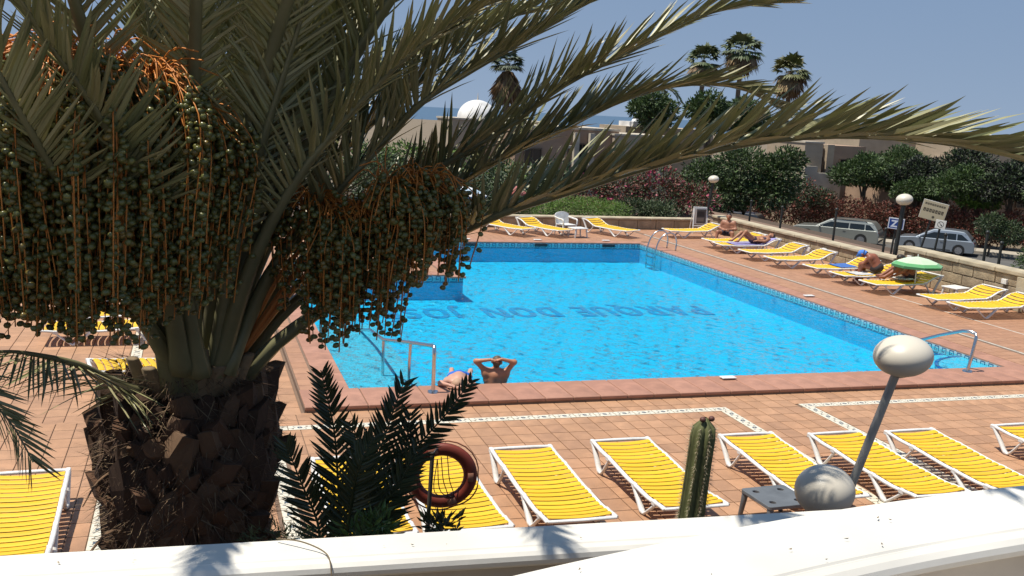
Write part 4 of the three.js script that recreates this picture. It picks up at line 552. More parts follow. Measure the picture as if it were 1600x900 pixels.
// ---------------------------------------------------------------- white furniture at the far end
{
  const t = thing('plastic_chair', 'white moulded plastic armchair beyond the far pool edge', 'chair', [11.78, 0, -31.3], 0.25);
  const seat = rbox(0.5, 0.04, 0.46, 0.015, 0, 0.33, 0); add('seat', seat, m.plastic, t);
  const bs = new THREE.Shape(); bs.moveTo(-0.25, 0); bs.lineTo(0.25, 0); bs.lineTo(0.27, 0.28); bs.quadraticCurveTo(0.24, 0.38, 0, 0.39); bs.quadraticCurveTo(-0.24, 0.38, -0.27, 0.28); bs.lineTo(-0.25, 0); add('backrest', new THREE.ExtrudeGeometry(bs, { depth: 0.02, bevelSize: 0.008, bevelThickness: 0.008, bevelSegments: 2 }).rotateX(-0.2).translate(0, 0.34, -0.24), m.plastic, t);
  for (const s of [-1, 1]) { add('armrest', sweep(curve([[s * 0.27, 0.56, -0.28], [s * 0.29, 0.53, 0], [s * 0.28, 0.5, 0.22], [s * 0.27, 0.34, 0.24]], 14), 0.028, 8), m.plastic, t); add('leg', sweep([V(s * 0.25, 0.33, 0.21), V(s * 0.27, 0.0, 0.25)], [0.035, 0.022], 8), m.plastic, t); add('leg', sweep([V(s * 0.23, 0.33, -0.2), V(s * 0.26, 0.0, -0.27)], [0.035, 0.022], 8), m.plastic, t); }
  const tab = (label, x, z) => { const q = thing('plastic_table', label, 'table', [x, 0, z], 0.2, 'small white plastic tables'); add('table_top', rbox(0.5, 0.035, 0.46, 0.014, 0, 0.3, 0), m.plastic, q); for (const [a, b] of [[-1, -1], [1, -1], [-1, 1], [1, 1]]) add('leg', sweep([V(a * 0.2, 0.29, b * 0.18), V(a * 0.23, 0.003, b * 0.21)], [0.03, 0.02], 8), m.plastic, q); };
  tab('small white plastic table in front of the white armchair', 11.95, -30.62); tab('small white plastic table by the wall between the parasol and the last loungers', 17.62, -19.85);
  const s = thing('notice_stand', 'white framed notice stand with a dark poster at the far wall corner', 'notice stand', [17.15, 0, -32.2], -0.15);
  for (const k of [-1, 1]) { add('leg', sweep([V(k * 0.27, 0, 0.16), V(k * 0.23, 0.9, -0.02)], 0.022, 8), m.plastic, s); add('leg', sweep([V(k * 0.27, 0, -0.26), V(k * 0.23, 0.88, -0.04)], 0.018, 8), m.plastic, s); }
  add('crossbar', rbox(0.56, 0.035, 0.03, 0.008, 0, 0.26, 0.115, 1), m.plastic, s); add('crossbar', rbox(0.5, 0.05, 0.05, 0.01, 0, 0.9, -0.02, 1), m.plastic, s);
  add('poster', box(0.4, 0.5, 0.012, 0, 0.6, 0.065), M(1, 1, 1, { roughness: 0.6, map: canvasTex(128, 160, (c, w, h) => { c.fillStyle = '#55504c'; c.fillRect(0, 0, w, h); c.fillStyle = '#2e2a2a'; c.fillRect(20, 24, 90, 60); c.fillStyle = '#7d7468'; c.fillRect(24, 96, 80, 40); c.fillStyle = '#cfcac0'; c.fillRect(0, 0, 18, h); }) }), s); add('board', box(0.46, 0.56, 0.02, 0, 0.6, 0.045), m.plastic, s);
}
// parasols
function parasol(name, label, c, r, h, foot, cols, tilt = [0, 0]) {
  const t = thing(name, label, 'parasol', [c[0], c[1], c[2]]), n = 8; t.rotation.set(tilt[0], 0, tilt[1]);
  const ring = (q, y, sc = 1) => Array.from({ length: n }, (_, k) => { const a = (k + 0.5) / n * 6.2832; return V(Math.cos(a) * r * q * sc, y, Math.sin(a) * r * q * sc); });
  const R = [ring(0.02, 0), ring(0.45, -h * 0.28), ring(0.8, -h * 0.68), ring(1, -h), ring(1.0, -h - 0.06)];
  for (let k = 0; k < n; k++) { const j = (k + 1) % n, q = new MB(); for (let i = 0; i < 4; i++) q.quad(R[i][k], R[i][j], R[i + 1][j], R[i + 1][k], cols[i % cols.length]); add('panel', q.geo(), MP(1, 1, 1, { vertexColors: true, roughness: 0.85, transmission: 0.3, thickness: 0 }), t); }
  add('pole', sweep([V(0, 0.06, 0), V(0, -h, 0), V(0, foot - c[1], 0)], 0.014, 8), m.plastic, t);
  for (let k = 0; k < n; k++) add('rib', sweep([R[0][k].clone().add(V(0, -0.01, 0)), R[1][k].clone().add(V(0, -0.012, 0)), R[3][k].clone().add(V(0, -0.01, 0))], 0.005, 5), m.steel, t); return t;
}
const G1 = [0.10, 0.38, 0.14], G2 = [0.55, 0.72, 0.50], G3 = [0.06, 0.24, 0.10];
parasol('small_parasol', 'low green and pale striped parasol over a lounger by the wall', [17.05, 0.93, -20.62], 0.62, 0.2, 0.25, [G2, G2, G1, G3]);
parasol('beach_parasol', 'blue and white parasol half hidden behind palm leaves at the far deck', [9.0, 1.3, -33.9], 0.75, 0.3, -0.1, [[0.7, 0.72, 0.75], [0.45, 0.6, 0.75], [0.7, 0.72, 0.75], [0.12, 0.3, 0.55]]);
parasol('beach_parasol', 'pinkish red parasol glimpsed through the palm leaves beyond the far deck', [10.85, 1.36, -34.4], 0.5, 0.28, -0.1, [[0.5, 0.12, 0.10], [0.45, 0.16, 0.14], [0.5, 0.12, 0.10], [0.4, 0.1, 0.1]]);

// ---------------------------------------------------------------- people
function netMesh(bones, cell, k) { // smooth union of tapered capsules, meshed by surface nets
  const lo = V(1e9, 1e9, 1e9), hi = V(-1e9, -1e9, -1e9); for (const [a, b, ra, rb] of bones) for (const [p, r] of [[a, ra], [b, rb]]) { lo.min(V(p[0] - r, p[1] - r, p[2] - r)); hi.max(V(p[0] + r, p[1] + r, p[2] + r)); }
  lo.addScalar(-cell * 2.5); hi.addScalar(cell * 2.5); const nx = Math.ceil((hi.x - lo.x) / cell) + 1, ny = Math.ceil((hi.y - lo.y) / cell) + 1, nz = Math.ceil((hi.z - lo.z) / cell) + 1;
  const B = bones.map(([a, b, ra, rb]) => { const d = [b[0] - a[0], b[1] - a[1], b[2] - a[2]]; return [a, d, d[0] * d[0] + d[1] * d[1] + d[2] * d[2] + 1e-12, ra, rb]; });
  const sdf = (x, y, z) => { let s = 0; for (const [a, d, l2, ra, rb] of B) { const px = x - a[0], py = y - a[1], pz = z - a[2]; let t = (px * d[0] + py * d[1] + pz * d[2]) / l2; t = t < 0 ? 0 : t > 1 ? 1 : t; const q = Math.hypot(px - d[0] * t, py - d[1] * t, pz - d[2] * t) - (ra + (rb - ra) * t); s += Math.exp(-Math.min(60, Math.max(-60, q / k))); } return -k * Math.log(s + 1e-30); };
  const F = new Float32Array(nx * ny * nz), I = (x, y, z) => (z * ny + y) * nx + x; for (let z = 0; z < nz; z++) for (let y = 0; y < ny; y++) for (let x = 0; x < nx; x++) F[I(x, y, z)] = sdf(lo.x + x * cell, lo.y + y * cell, lo.z + z * cell);
  const vid = new Int32Array(nx * ny * nz).fill(-1), pos = [], idx = [];
  for (let z = 0; z < nz - 1; z++) for (let y = 0; y < ny - 1; y++) for (let x = 0; x < nx - 1; x++) { let c = 0, sx = 0, sy = 0, sz = 0; const e = (x0, y0, z0, x1, y1, z1) => { const a = F[I(x + x0, y + y0, z + z0)], b = F[I(x + x1, y + y1, z + z1)]; if ((a < 0) !== (b < 0)) { const t = a / (a - b); c++; sx += x0 + (x1 - x0) * t; sy += y0 + (y1 - y0) * t; sz += z0 + (z1 - z0) * t; } };
    for (const i of [0, 1]) for (const j of [0, 1]) { e(0, i, j, 1, i, j); e(i, 0, j, i, 1, j); e(i, j, 0, i, j, 1); } if (c) { vid[I(x, y, z)] = pos.length / 3; pos.push(lo.x + (x + sx / c) * cell, lo.y + (y + sy / c) * cell, lo.z + (z + sz / c) * cell); } }
  const quad = (a, b, c, d, f) => f ? idx.push(a, b, c, a, c, d) : idx.push(a, c, b, a, d, c);
  for (let z = 1; z < nz - 1; z++) for (let y = 1; y < ny - 1; y++) for (let x = 1; x < nx - 1; x++) { const s = F[I(x, y, z)] < 0;
    if (s !== F[I(x + 1, y, z)] < 0) quad(vid[I(x, y - 1, z - 1)], vid[I(x, y, z - 1)], vid[I(x, y, z)], vid[I(x, y - 1, z)], s);
    if (s !== F[I(x, y + 1, z)] < 0) quad(vid[I(x - 1, y, z - 1)], vid[I(x - 1, y, z)], vid[I(x, y, z)], vid[I(x, y, z - 1)], s);
    if (s !== F[I(x, y, z + 1)] < 0) quad(vid[I(x - 1, y - 1, z)], vid[I(x, y - 1, z)], vid[I(x, y, z)], vid[I(x - 1, y, z)], s); }
  const g = new THREE.BufferGeometry(); g.setAttribute('position', new THREE.Float32BufferAttribute(pos, 3)); g.setIndex(idx); g.computeVertexNormals(); return g;
}
const skin = (r, g, b) => MP(r, g, b, { roughness: 0.5, map: rep(blotch, 3) }), hairM = M(0.018, 0.012, 0.009, { roughness: 0.55 }), hairG = M(0.09, 0.06, 0.035, { roughness: 0.6 });
// joints j: pelvis, chest, neck, head, then arms [shoulder, elbow, wrist] and legs [hip, knee, ankle, toe]; s scales radii
function person(label, pos, turn, j, o) {
  const t = thing('person', label, 'person', pos, turn), s = o.s ?? 1, b = [], mid = (a, c, q) => a.map((v, i) => v + (c[i] - v) * q);
  const [sl, sr] = [j.armL[0], j.armR[0]], [hl, hr] = [j.legL[0], j.legR[0]], head = j.head, up = V(...head).sub(V(...j.neck)).normalize();
  b.push([hl, hr, 0.088 * s, 0.088 * s], [j.pelvis, j.chest, 0.105 * s, 0.112 * s], [mid(hl, sl, 0.25), mid(hr, sr, 0.25), 0.075 * s, 0.075 * s], [mid(hl, sl, 0.55), mid(hr, sr, 0.55), 0.07 * s, 0.07 * s], [mid(hl, sl, 0.85), mid(hr, sr, 0.85), 0.075 * s, 0.075 * s], [sl, sr, 0.055 * s, 0.055 * s], [j.chest, j.neck, 0.07 * s, 0.045 * s], [j.neck, mid(j.neck, head, 0.5), 0.044 * s, 0.046 * s]);
  const hd = V(...head), fw = V(...(o.face ?? [0, 0, 1])).normalize(), H = (f, u, l = 0) => { const sd = up.clone().cross(fw).normalize(); const p = hd.clone().addScaledVector(fw, f * s).addScaledVector(up, u * s).addScaledVector(sd, l * s); return [p.x, p.y, p.z]; };
  const headB = [[H(-0.015, 0.03), H(-0.01, 0.035), 0.078 * s, 0.08 * s], [H(0.02, -0.04), H(0.025, -0.01), 0.05 * s, 0.058 * s], [H(0.035, -0.062), H(0.038, -0.058), 0.028 * s, 0.028 * s], [H(0.07, 0.025), H(0.086, -0.008), 0.009 * s, 0.014 * s], [H(-0.005, 0.0, 0.078), H(-0.012, 0.02, 0.08), 0.013 * s, 0.015 * s], [H(-0.005, 0.0, -0.078), H(-0.012, 0.02, -0.08), 0.013 * s, 0.015 * s]];
  const limb = (a, ra, rb, rc) => { b.push([a[0], a[1], ra * s, rb * s], [a[1], a[2], rb * s, rc * s]); };
  limb(j.armL, 0.048, 0.038, 0.026); limb(j.armR, 0.048, 0.038, 0.026); limb(j.legL, 0.082, 0.056, 0.034); limb(j.legR, 0.082, 0.056, 0.034);
  for (const l of [j.legL, j.legR]) b.push([l[2], l[3], 0.034 * s, 0.024 * s]);
  const gs = [netMesh(b, o.cell ?? 0.016, 0.014 * s), netMesh(headB, o.hcell ?? 0.008, 0.008 * s)];
  for (const a of [j.armL, j.armR]) { // hand: palm, four fingers, thumb
    const d = V(...a[2]).sub(V(...a[1])).normalize(), tgt = a[3] ? V(...a[3]).sub(V(...a[2])).normalize() : d, sd = tgt.clone().cross(V(0.2, 1, 0.1)).normalize(), w = V(...a[2]), P = (f, l, u = 0) => { const p = w.clone().addScaledVector(tgt, f * s).addScaledVector(sd, l * s).add(V(0, -u * s, 0)); return [p.x, p.y, p.z]; };
    const hb = [[P(-0.01, 0), P(0.03, 0), 0.022 * s, 0.024 * s], [P(0.035, -0.022), P(0.07, -0.02), 0.014 * s, 0.012 * s], [P(0.035, 0.022), P(0.07, 0.02), 0.014 * s, 0.012 * s], [P(0.025, -0.028), P(0.075, -0.05, 0.012), 0.012 * s, 0.009 * s]]; [-0.027, -0.009, 0.009, 0.027].forEach((l, i) => { const L = [0.125, 0.14, 0.135, 0.115][i]; hb.push([P(0.07, l), P(L * 0.85, l * 1.05, 0.012), 0.0095 * s, 0.0085 * s], [P(L * 0.85, l * 1.05, 0.012), P(L, l * 1.05, 0.03), 0.0085 * s, 0.007 * s]); });
    gs.push(netMesh(hb, 0.0055, 0.004 * s));
  }
  add('body', merge(gs), o.skin, t);
  if (o.hair) add('hair', netMesh([[H(-0.03, 0.045), H(-0.022, 0.05), 0.078 * s, 0.08 * s], [H(-0.05, -0.01), H(-0.045, 0.02), 0.055 * s, 0.07 * s], ...(o.hairExtra ?? []).map(([f1, u1, f2, u2, r1, r2]) => [H(f1, u1), H(f2, u2), r1 * s, r2 * s])], 0.01, 0.01), o.hair, t);
  if (o.cap) { add('cap', netMesh([[H(-0.02, 0.05), H(-0.01, 0.055), 0.085 * s, 0.086 * s], [H(0.06, 0.055), H(0.12, 0.04), 0.03 * s, 0.02 * s], [H(-0.05, 0.0), H(-0.045, 0.03), 0.06 * s, 0.07 * s]], 0.01, 0.012), o.cap, t); }
  if (o.shorts) { const e = 1.1 * s; add('swim_shorts', netMesh([[hl, hr, 0.088 * e, 0.088 * e], [j.pelvis, mid(j.pelvis, j.chest, 0.12), 0.105 * e, 0.1 * e], [hl, mid(hl, j.legL[1], o.legl ?? 0.45), 0.083 * e, 0.077 * e], [hr, mid(hr, j.legR[1], o.legl ?? 0.45), 0.083 * e, 0.077 * e]], 0.014, 0.014), o.shorts, t); }
  if (o.top) { add('bikini_top', netMesh([[mid(sl, hl, 0.28), mid(sr, hr, 0.28), 0.078 * s * 1.07, 0.078 * s * 1.07]], 0.012, 0.012), o.top, t); }
  const eyeM = M(0.02, 0.015, 0.012, { roughness: 0.3 }); for (const l of [-0.027, 0.027]) { const p = H(0.064, 0.012, l); add('eye', new THREE.SphereGeometry(0.009 * s, 8, 6).translate(...p), eyeM, t); } { const p0 = H(0.066, -0.044, -0.02), p1 = H(0.074, -0.046), p2 = H(0.066, -0.044, 0.02); add('mouth', sweep([V(...p0), V(...p1), V(...p2)], 0.005 * s, 6), M(0.28, 0.09, 0.07, { roughness: 0.5 }), t); }
  return t;
}
const navy = M(0.02, 0.09, 0.42, { roughness: 0.85, map: grain });
// bather standing in the water, seen from behind, hands behind the head
person('tanned bather standing in the pool with hands behind the head', [4.33, -0.075, -14.12], Math.PI - 0.3, {
  pelvis: [0, -0.06, 0], chest: [0, 0.13, -0.01], neck: [0, 0.225, 0], head: [-0.01, 0.315, 0.015],
  armL: [[0.155, 0.19, 0], [0.30, 0.335, -0.02], [0.085, 0.385, -0.075], [-0.05, 0.37, -0.09]], armR: [[-0.155, 0.185, 0], [-0.275, 0.35, -0.02], [-0.085, 0.40, -0.08], [0.05, 0.385, -0.09]],
  legL: [[0.075, -0.1, 0], [0.085, -0.45, 0.03], [0.085, -0.82, 0], [0.09, -0.86, 0.1]], legR: [[-0.075, -0.1, 0], [-0.085, -0.45, 0.03], [-0.085, -0.82, 0], [-0.09, -0.86, 0.1]] }, { s: 0.92, cell: 0.011, hcell: 0.006, skin: skin(0.40, 0.175, 0.095), hair: hairG, shorts: navy });
person('pale bather floating face down in blue shorts at the near pool edge', [3.76, -0.04, -14.12], Math.PI - 0.3, {
  pelvis: [0, 0.02, 0.22], chest: [0, 0.05, -0.12], neck: [0, 0.06, -0.28], head: [0, 0.075, -0.39],
  armL: [[0.16, 0.05, -0.2], [0.24, 0.085, -0.4], [0.12, 0.10, -0.52], [0.02, 0.10, -0.56]], armR: [[-0.16, 0.05, -0.2], [-0.24, 0.085, -0.4], [-0.12, 0.10, -0.52], [-0.02, 0.10, -0.56]],
  legL: [[0.085, -0.01, 0.28], [0.13, -0.06, 0.58], [0.15, -0.05, 0.9], [0.16, -0.08, 1.0]], legR: [[-0.085, -0.01, 0.28], [-0.13, -0.06, 0.58], [-0.15, -0.05, 0.9], [-0.16, -0.08, 1.0]] }, { s: 0.98, cell: 0.013, face: [0, -0.3, -1], skin: skin(0.50, 0.27, 0.19), hair: M(0.42, 0.26, 0.17, { roughness: 0.7 }), shorts: M(0.03, 0.14, 0.55, { roughness: 0.85, map: grain }) });
// man sitting on a lounger in the far corner, arms folded, facing the pool
person('dark-haired man sitting upright on a lounger in the far corner', [16.75, 0.30, -29.45], -0.75, {
  pelvis: [0, 0.09, 0], chest: [0, 0.33, -0.02], neck: [0, 0.46, -0.01], head: [0, 0.57, 0.01],
  armL: [[0.18, 0.41, -0.02], [0.27, 0.2, 0.06], [0.06, 0.19, 0.19], [-0.08, 0.19, 0.2]], armR: [[-0.18, 0.41, -0.02], [-0.27, 0.2, 0.06], [-0.06, 0.16, 0.2], [0.08, 0.16, 0.22]],
  legL: [[0.09, 0.06, 0.03], [0.24, 0.1, 0.38], [0.27, -0.24, 0.5], [0.30, -0.26, 0.62]], legR: [[-0.09, 0.06, 0.03], [-0.24, 0.1, 0.38], [-0.27, -0.24, 0.5], [-0.3, -0.26, 0.62]] }, { s: 1.05, skin: skin(0.30, 0.13, 0.075), hair: hairM, shorts: M(0.03, 0.03, 0.05, { roughness: 0.85 }) });
// woman lying on her back with bent knees, feet towards the pool
person('tanned woman lying on her back with bent knees on a lilac towel', [16.55, 0.37, -27.45], 0, {
  pelvis: [0, 0.03, 0], chest: [0.32, 0.07, 0], neck: [0.47, 0.11, 0], head: [0.58, 0.16, 0],
  armL: [[0.42, 0.07, 0.16], [0.22, 0.02, 0.25], [0.0, 0.03, 0.2], [-0.1, 0.03, 0.17]], armR: [[0.42, 0.07, -0.16], [0.58, 0.1, -0.24], [0.7, 0.14, -0.12], [0.72, 0.16, -0.02]],
  legL: [[-0.04, 0.03, 0.08], [-0.36, 0.29, 0.09], [-0.62, 0.0, 0.1], [-0.72, -0.01, 0.11]], legR: [[-0.04, 0.03, -0.08], [-0.42, 0.24, -0.08], [-0.72, 0.0, -0.09], [-0.82, -0.01, -0.1]] }, { s: 0.95, face: [-0.35, 0.93, 0], skin: skin(0.34, 0.155, 0.085), hair: hairM, hairExtra: [[-0.06, 0.03, -0.05, 0.12, 0.05, 0.03]], shorts: M(0.05, 0.03, 0.05, { roughness: 0.85 }), legl: 0.1, top: M(0.05, 0.03, 0.05, { roughness: 0.85 }) });
// two people bent forward by the green parasol
person('tanned person with a blue cap sitting bent over beside the green parasol', [17.0, 0.36, -22.0], -2.5, {
  pelvis: [0, 0.08, 0], chest: [0, 0.29, 0.16], neck: [0, 0.36, 0.3], head: [0, 0.37, 0.42],
  armL: [[0.18, 0.33, 0.2], [0.24, 0.14, 0.34], [0.1, 0.0, 0.46], [0.05, -0.05, 0.52]], armR: [[-0.18, 0.33, 0.2], [-0.24, 0.14, 0.34], [-0.1, 0.0, 0.46], [-0.05, -0.05, 0.52]],
  legL: [[0.09, 0.05, 0.03], [0.17, 0.12, 0.4], [0.18, -0.28, 0.45], [0.18, -0.32, 0.56]], legR: [[-0.09, 0.05, 0.03], [-0.17, 0.12, 0.4], [-0.18, -0.28, 0.45], [-0.18, -0.32, 0.56]] }, { s: 1.12, face: [0, -0.5, 0.85], skin: skin(0.25, 0.085, 0.045), hair: hairM, cap: M(0.05, 0.17, 0.55, { roughness: 0.8 }), shorts: M(0.04, 0.03, 0.03, { roughness: 0.85 }), legl: 0.25 });
person('tanned person sitting with head bowed beneath the green parasol', [17.2, 0.36, -20.95], -1.9, {
  pelvis: [0, 0.08, 0], chest: [0, 0.28, 0.1], neck: [0, 0.39, 0.2], head: [0, 0.44, 0.31],
  armL: [[0.18, 0.34, 0.12], [0.25, 0.16, 0.3], [0.12, 0.04, 0.45], [0.05, 0.02, 0.52]], armR: [[-0.18, 0.34, 0.12], [-0.25, 0.16, 0.3], [-0.12, 0.04, 0.45], [-0.05, 0.02, 0.52]],
  legL: [[0.09, 0.05, 0.03], [0.12, 0.2, 0.42], [0.12, -0.02, 0.72], [0.12, -0.02, 0.84]], legR: [[-0.09, 0.05, 0.03], [-0.12, 0.2, 0.42], [-0.12, -0.02, 0.72], [-0.12, -0.02, 0.84]] }, { s: 1.1, face: [0, -0.45, 0.9], skin: skin(0.24, 0.085, 0.045), hair: hairM, shorts: M(0.03, 0.02, 0.02, { roughness: 0.85 }), legl: 0.2 });

// ---------------------------------------------------------------- street: cars and signs
function makeCar(name, label, o) { // x forward, base on the road
  const t = thing(name, label, 'car'), L = o.L, Wc = o.W, H = o.H, sill = 0.2, belt = o.belt, paint = MP(...o.color, { roughness: 0.3, metalness: o.metal ?? 0.5, clearcoat: 0.8, clearcoatRoughness: 0.1 }), glass = MP(0.012, 0.016, 0.018, { roughness: 0.06 }), rub = M(0.02, 0.02, 0.02, { roughness: 0.8 });
  const P = (a) => { const s = new THREE.Shape(); s.moveTo(...a[0]); for (let i = 1; i < a.length; i++) a[i].length === 2 ? s.lineTo(...a[i]) : s.quadraticCurveTo(...a[i]); return s; };
  const wr = o.wr, wx = [L * 0.5 - o.fo, -L * 0.5 + o.ro], arch = wr + 0.05, f = L / 2, b = -L / 2;
  const low = [[b + 0.05, sill]]; const half = (x) => { low.push([x - arch, sill]); for (let i = 0; i <= 8; i++) { const a = Math.PI - i / 8 * Math.PI; low.push([x + Math.cos(a) * arch, Math.max(sill, wr + Math.sin(a) * arch)]); } low.push([x + arch, sill]); };
  half(wx[1]); half(wx[0]); low.push([f - 0.08, sill], [f, sill, f, sill + 0.16], [f - 0.0, belt * 0.72], [f - 0.06, belt * 0.9, f - 0.28, belt * 0.96], [f - o.hood, belt + 0.02], [b + 0.12, belt + 0.02], [b + 0.01, belt, b, belt * 0.75], [b, sill + 0.12], [b, sill, b + 0.05, sill]);
  const lean = (g) => { const p = g.attributes.position; for (let i = 0; i < p.count; i++) { const q = Math.max(0, p.getY(i) - belt) / (H - belt); p.setZ(i, p.getZ(i) * (1 - 0.2 * q)); } g.computeVertexNormals(); return g; }; const ext = (s, w, bv) => new THREE.ExtrudeGeometry(s, { depth: w - bv * 2, bevelSize: bv * 0.8, bevelThickness: bv, bevelSegments: 3, curveSegments: 10 }).translate(0, 0, -w / 2 + bv);
  add('body', ext(P(low), Wc, 0.05), paint, t);
  const gx0 = f - o.hood - 0.02, roofF = f - o.hood - o.rake, roofB = b + o.tail, gw = Wc * 0.94;
  add('roof', lean(ext(P([[gx0, belt - 0.01], [roofF + 0.1, H - 0.06, roofF, H - 0.02], [(roofF + roofB) / 2, H + 0.03, roofB, H - 0.03], [roofB - 0.1, H - 0.05, b + o.tail2, belt - 0.01], [gx0, belt - 0.01]]), gw, 0.06)), paint, t);
  const side = (z, pts) => { const g = new THREE.ExtrudeGeometry(P(pts), { depth: 0.012, bevelEnabled: false }); return lean(g.translate(0, 0, z)); };
  const wy = belt + 0.06, top = H - 0.11, wl = (x) => x, split = (roofF + roofB) / 2 + 0.05; // side windows, proud of the body side
  for (const s of [-1, 1]) { const z = s > 0 ? gw / 2 - 0.004 : -gw / 2 - 0.008; add('side_window', side(z, [[gx0 - 0.22, wy], [roofF - 0.02, top], [split + 0.03, top], [split + 0.03, wy]]), glass, t); add('side_window', side(z, [[split - 0.03, wy], [split - 0.03, top], [roofB + 0.32, top], [roofB + 0.30, wy]]), glass, t); add('side_window', side(z, [[roofB + 0.25, wy], [roofB + 0.26, top], [roofB + 0.06, top - 0.02], [b + o.tail2 + 0.16, wy + 0.03]]), glass, t);
    add('mirror', rbox(0.09, 0.09, 0.14, 0.03, gx0 - 0.3, belt + 0.08, s * (Wc / 2 + 0.03)), paint, t); add('door_handle', rbox(0.14, 0.022, 0.03, 0.008, split + 0.22, belt - 0.08, s * (Wc / 2 + 0.004), 1), rub, t); add('side_trim', rbox(L * 0.42, o.trim ?? 0.05, 0.02, 0.006, (wx[0] + wx[1]) / 2, sill + 0.05, s * (Wc / 2 + 0.003), 1), rub, t);
    add('headlight', rbox(0.1, 0.1, 0.34, 0.035, f - 0.07, belt * 0.78, s * (Wc / 2 - 0.2)), MP(0.6, 0.62, 0.62, { roughness: 0.1 }), t); add('tail_light', rbox(0.06, 0.2, 0.16, 0.02, b + 0.02, belt * 0.86, s * (Wc / 2 - 0.1)), MP(0.3, 0.01, 0.01, { roughness: 0.15 }), t); }
  const ws = (x0, y0, x1, y1) => { const d = V(x1 - x0, y1 - y0, 0), n = V(-d.y, d.x, 0).normalize().multiplyScalar(x1 < x0 ? -0.03 : 0.03); const q = new MB(), a = gw / 2 - 0.1; q.quad(V(x0 + n.x, y0 + n.y, -a), V(x0 + n.x, y0 + n.y, a), V(x1 + n.x, y1 + n.y, a * 0.92), V(x1 + n.x, y1 + n.y, -a * 0.92)); const g = q.geo(); g.deleteAttribute('color'); return g; };
  add('windscreen', ws(gx0 - 0.05, belt + 0.05, roofF + 0.06, H - 0.05), glass, t); add('rear_window', ws(roofB - 0.07, H - 0.09, b + o.tail2 + 0.02, belt + 0.06), glass, t);
  add('front_bumper', rbox(0.12, 0.16, Wc * 0.9, 0.04, f - 0.02, sill + 0.1, 0), o.bump ? rub : paint, t); add('rear_bumper', rbox(0.12, 0.16, Wc * 0.9, 0.04, b + 0.02, sill + 0.1, 0), o.bump ? rub : paint, t); add('grille', rbox(0.03, 0.08, Wc * 0.4, 0.01, f + 0.005, belt * 0.66, 0, 1), rub, t);
  for (const x of wx) for (const s of [-1, 1]) { const wt = add('wheel', new THREE.CylinderGeometry(wr, wr, 0.2, 28).rotateX(Math.PI / 2).translate(x, wr, s * (Wc / 2 - 0.11)), rub, t); add('rim', new THREE.CylinderGeometry(wr * 0.62, wr * 0.66, 0.03, 20).rotateX(Math.PI / 2).translate(x, wr, s * (Wc / 2 - 0.003)), M(0.4, 0.4, 0.41, { roughness: 0.35, metalness: 0.8 }), wt); const sp = []; for (let k = 0; k < 5; k++) sp.push(at(box(wr * 0.5, 0.05, 0.012, wr * 0.32, 0, 0), 0, 0, 0, 0, 0, k * 1.2566)); add('spokes', merge(sp).translate(x, wr, s * (Wc / 2 + 0.014)), M(0.5, 0.5, 0.51, { roughness: 0.3, metalness: 0.8 }), wt); }
  if (o.rack) for (const s of [-1, 1]) add('roof_rail', sweep([V(roofF - 0.1, H - 0.02, s * gw * 0.4), V(roofF - 0.2, H + 0.05, s * gw * 0.4), V(roofB + 0.3, H + 0.05, s * gw * 0.4), V(roofB + 0.2, H - 0.02, s * gw * 0.4)], 0.018, 6), rub, t);
  return t;
}
const carAng = Math.atan2(RU.z, -RU.x); // nose towards the far left
const put = (c, u, n) => { const p = onStreet(u, n, 0.004); c.position.copy(p); c.rotation.y = carAng; };
put(makeCar('parked_car', 'silver off-road car with dark lower trim parked behind the low wall', { L: 4.5, W: 1.75, H: 1.24, belt: 0.78, hood: 1.15, rake: 0.85, tail: 0.42, tail2: 0.04, wr: 0.3, fo: 0.85, ro: 0.85, color: [0.36, 0.37, 0.33], bump: true, trim: 0.16, rack: true }), -6.15, -0.1);
put(makeCar('parked_car', 'bluish grey hatchback parked right of the blue sign', { L: 3.75, W: 1.65, H: 1.2, belt: 0.72, hood: 0.85, rake: 0.95, tail: 0.55, tail2: 0.1, wr: 0.27, fo: 0.72, ro: 0.68, color: [0.30, 0.34, 0.38] }), -1.15, -0.1);
put(makeCar('parked_car', 'black car whose roof shows over the low wall left of the silver one', { L: 4.2, W: 1.65, H: 1.1, belt: 0.7, hood: 1.0, rake: 0.8, tail: 0.7, tail2: 0.35, wr: 0.27, fo: 0.8, ro: 0.8, color: [0.012, 0.013, 0.016], metal: 0.2 }), -12.0, -0.1);
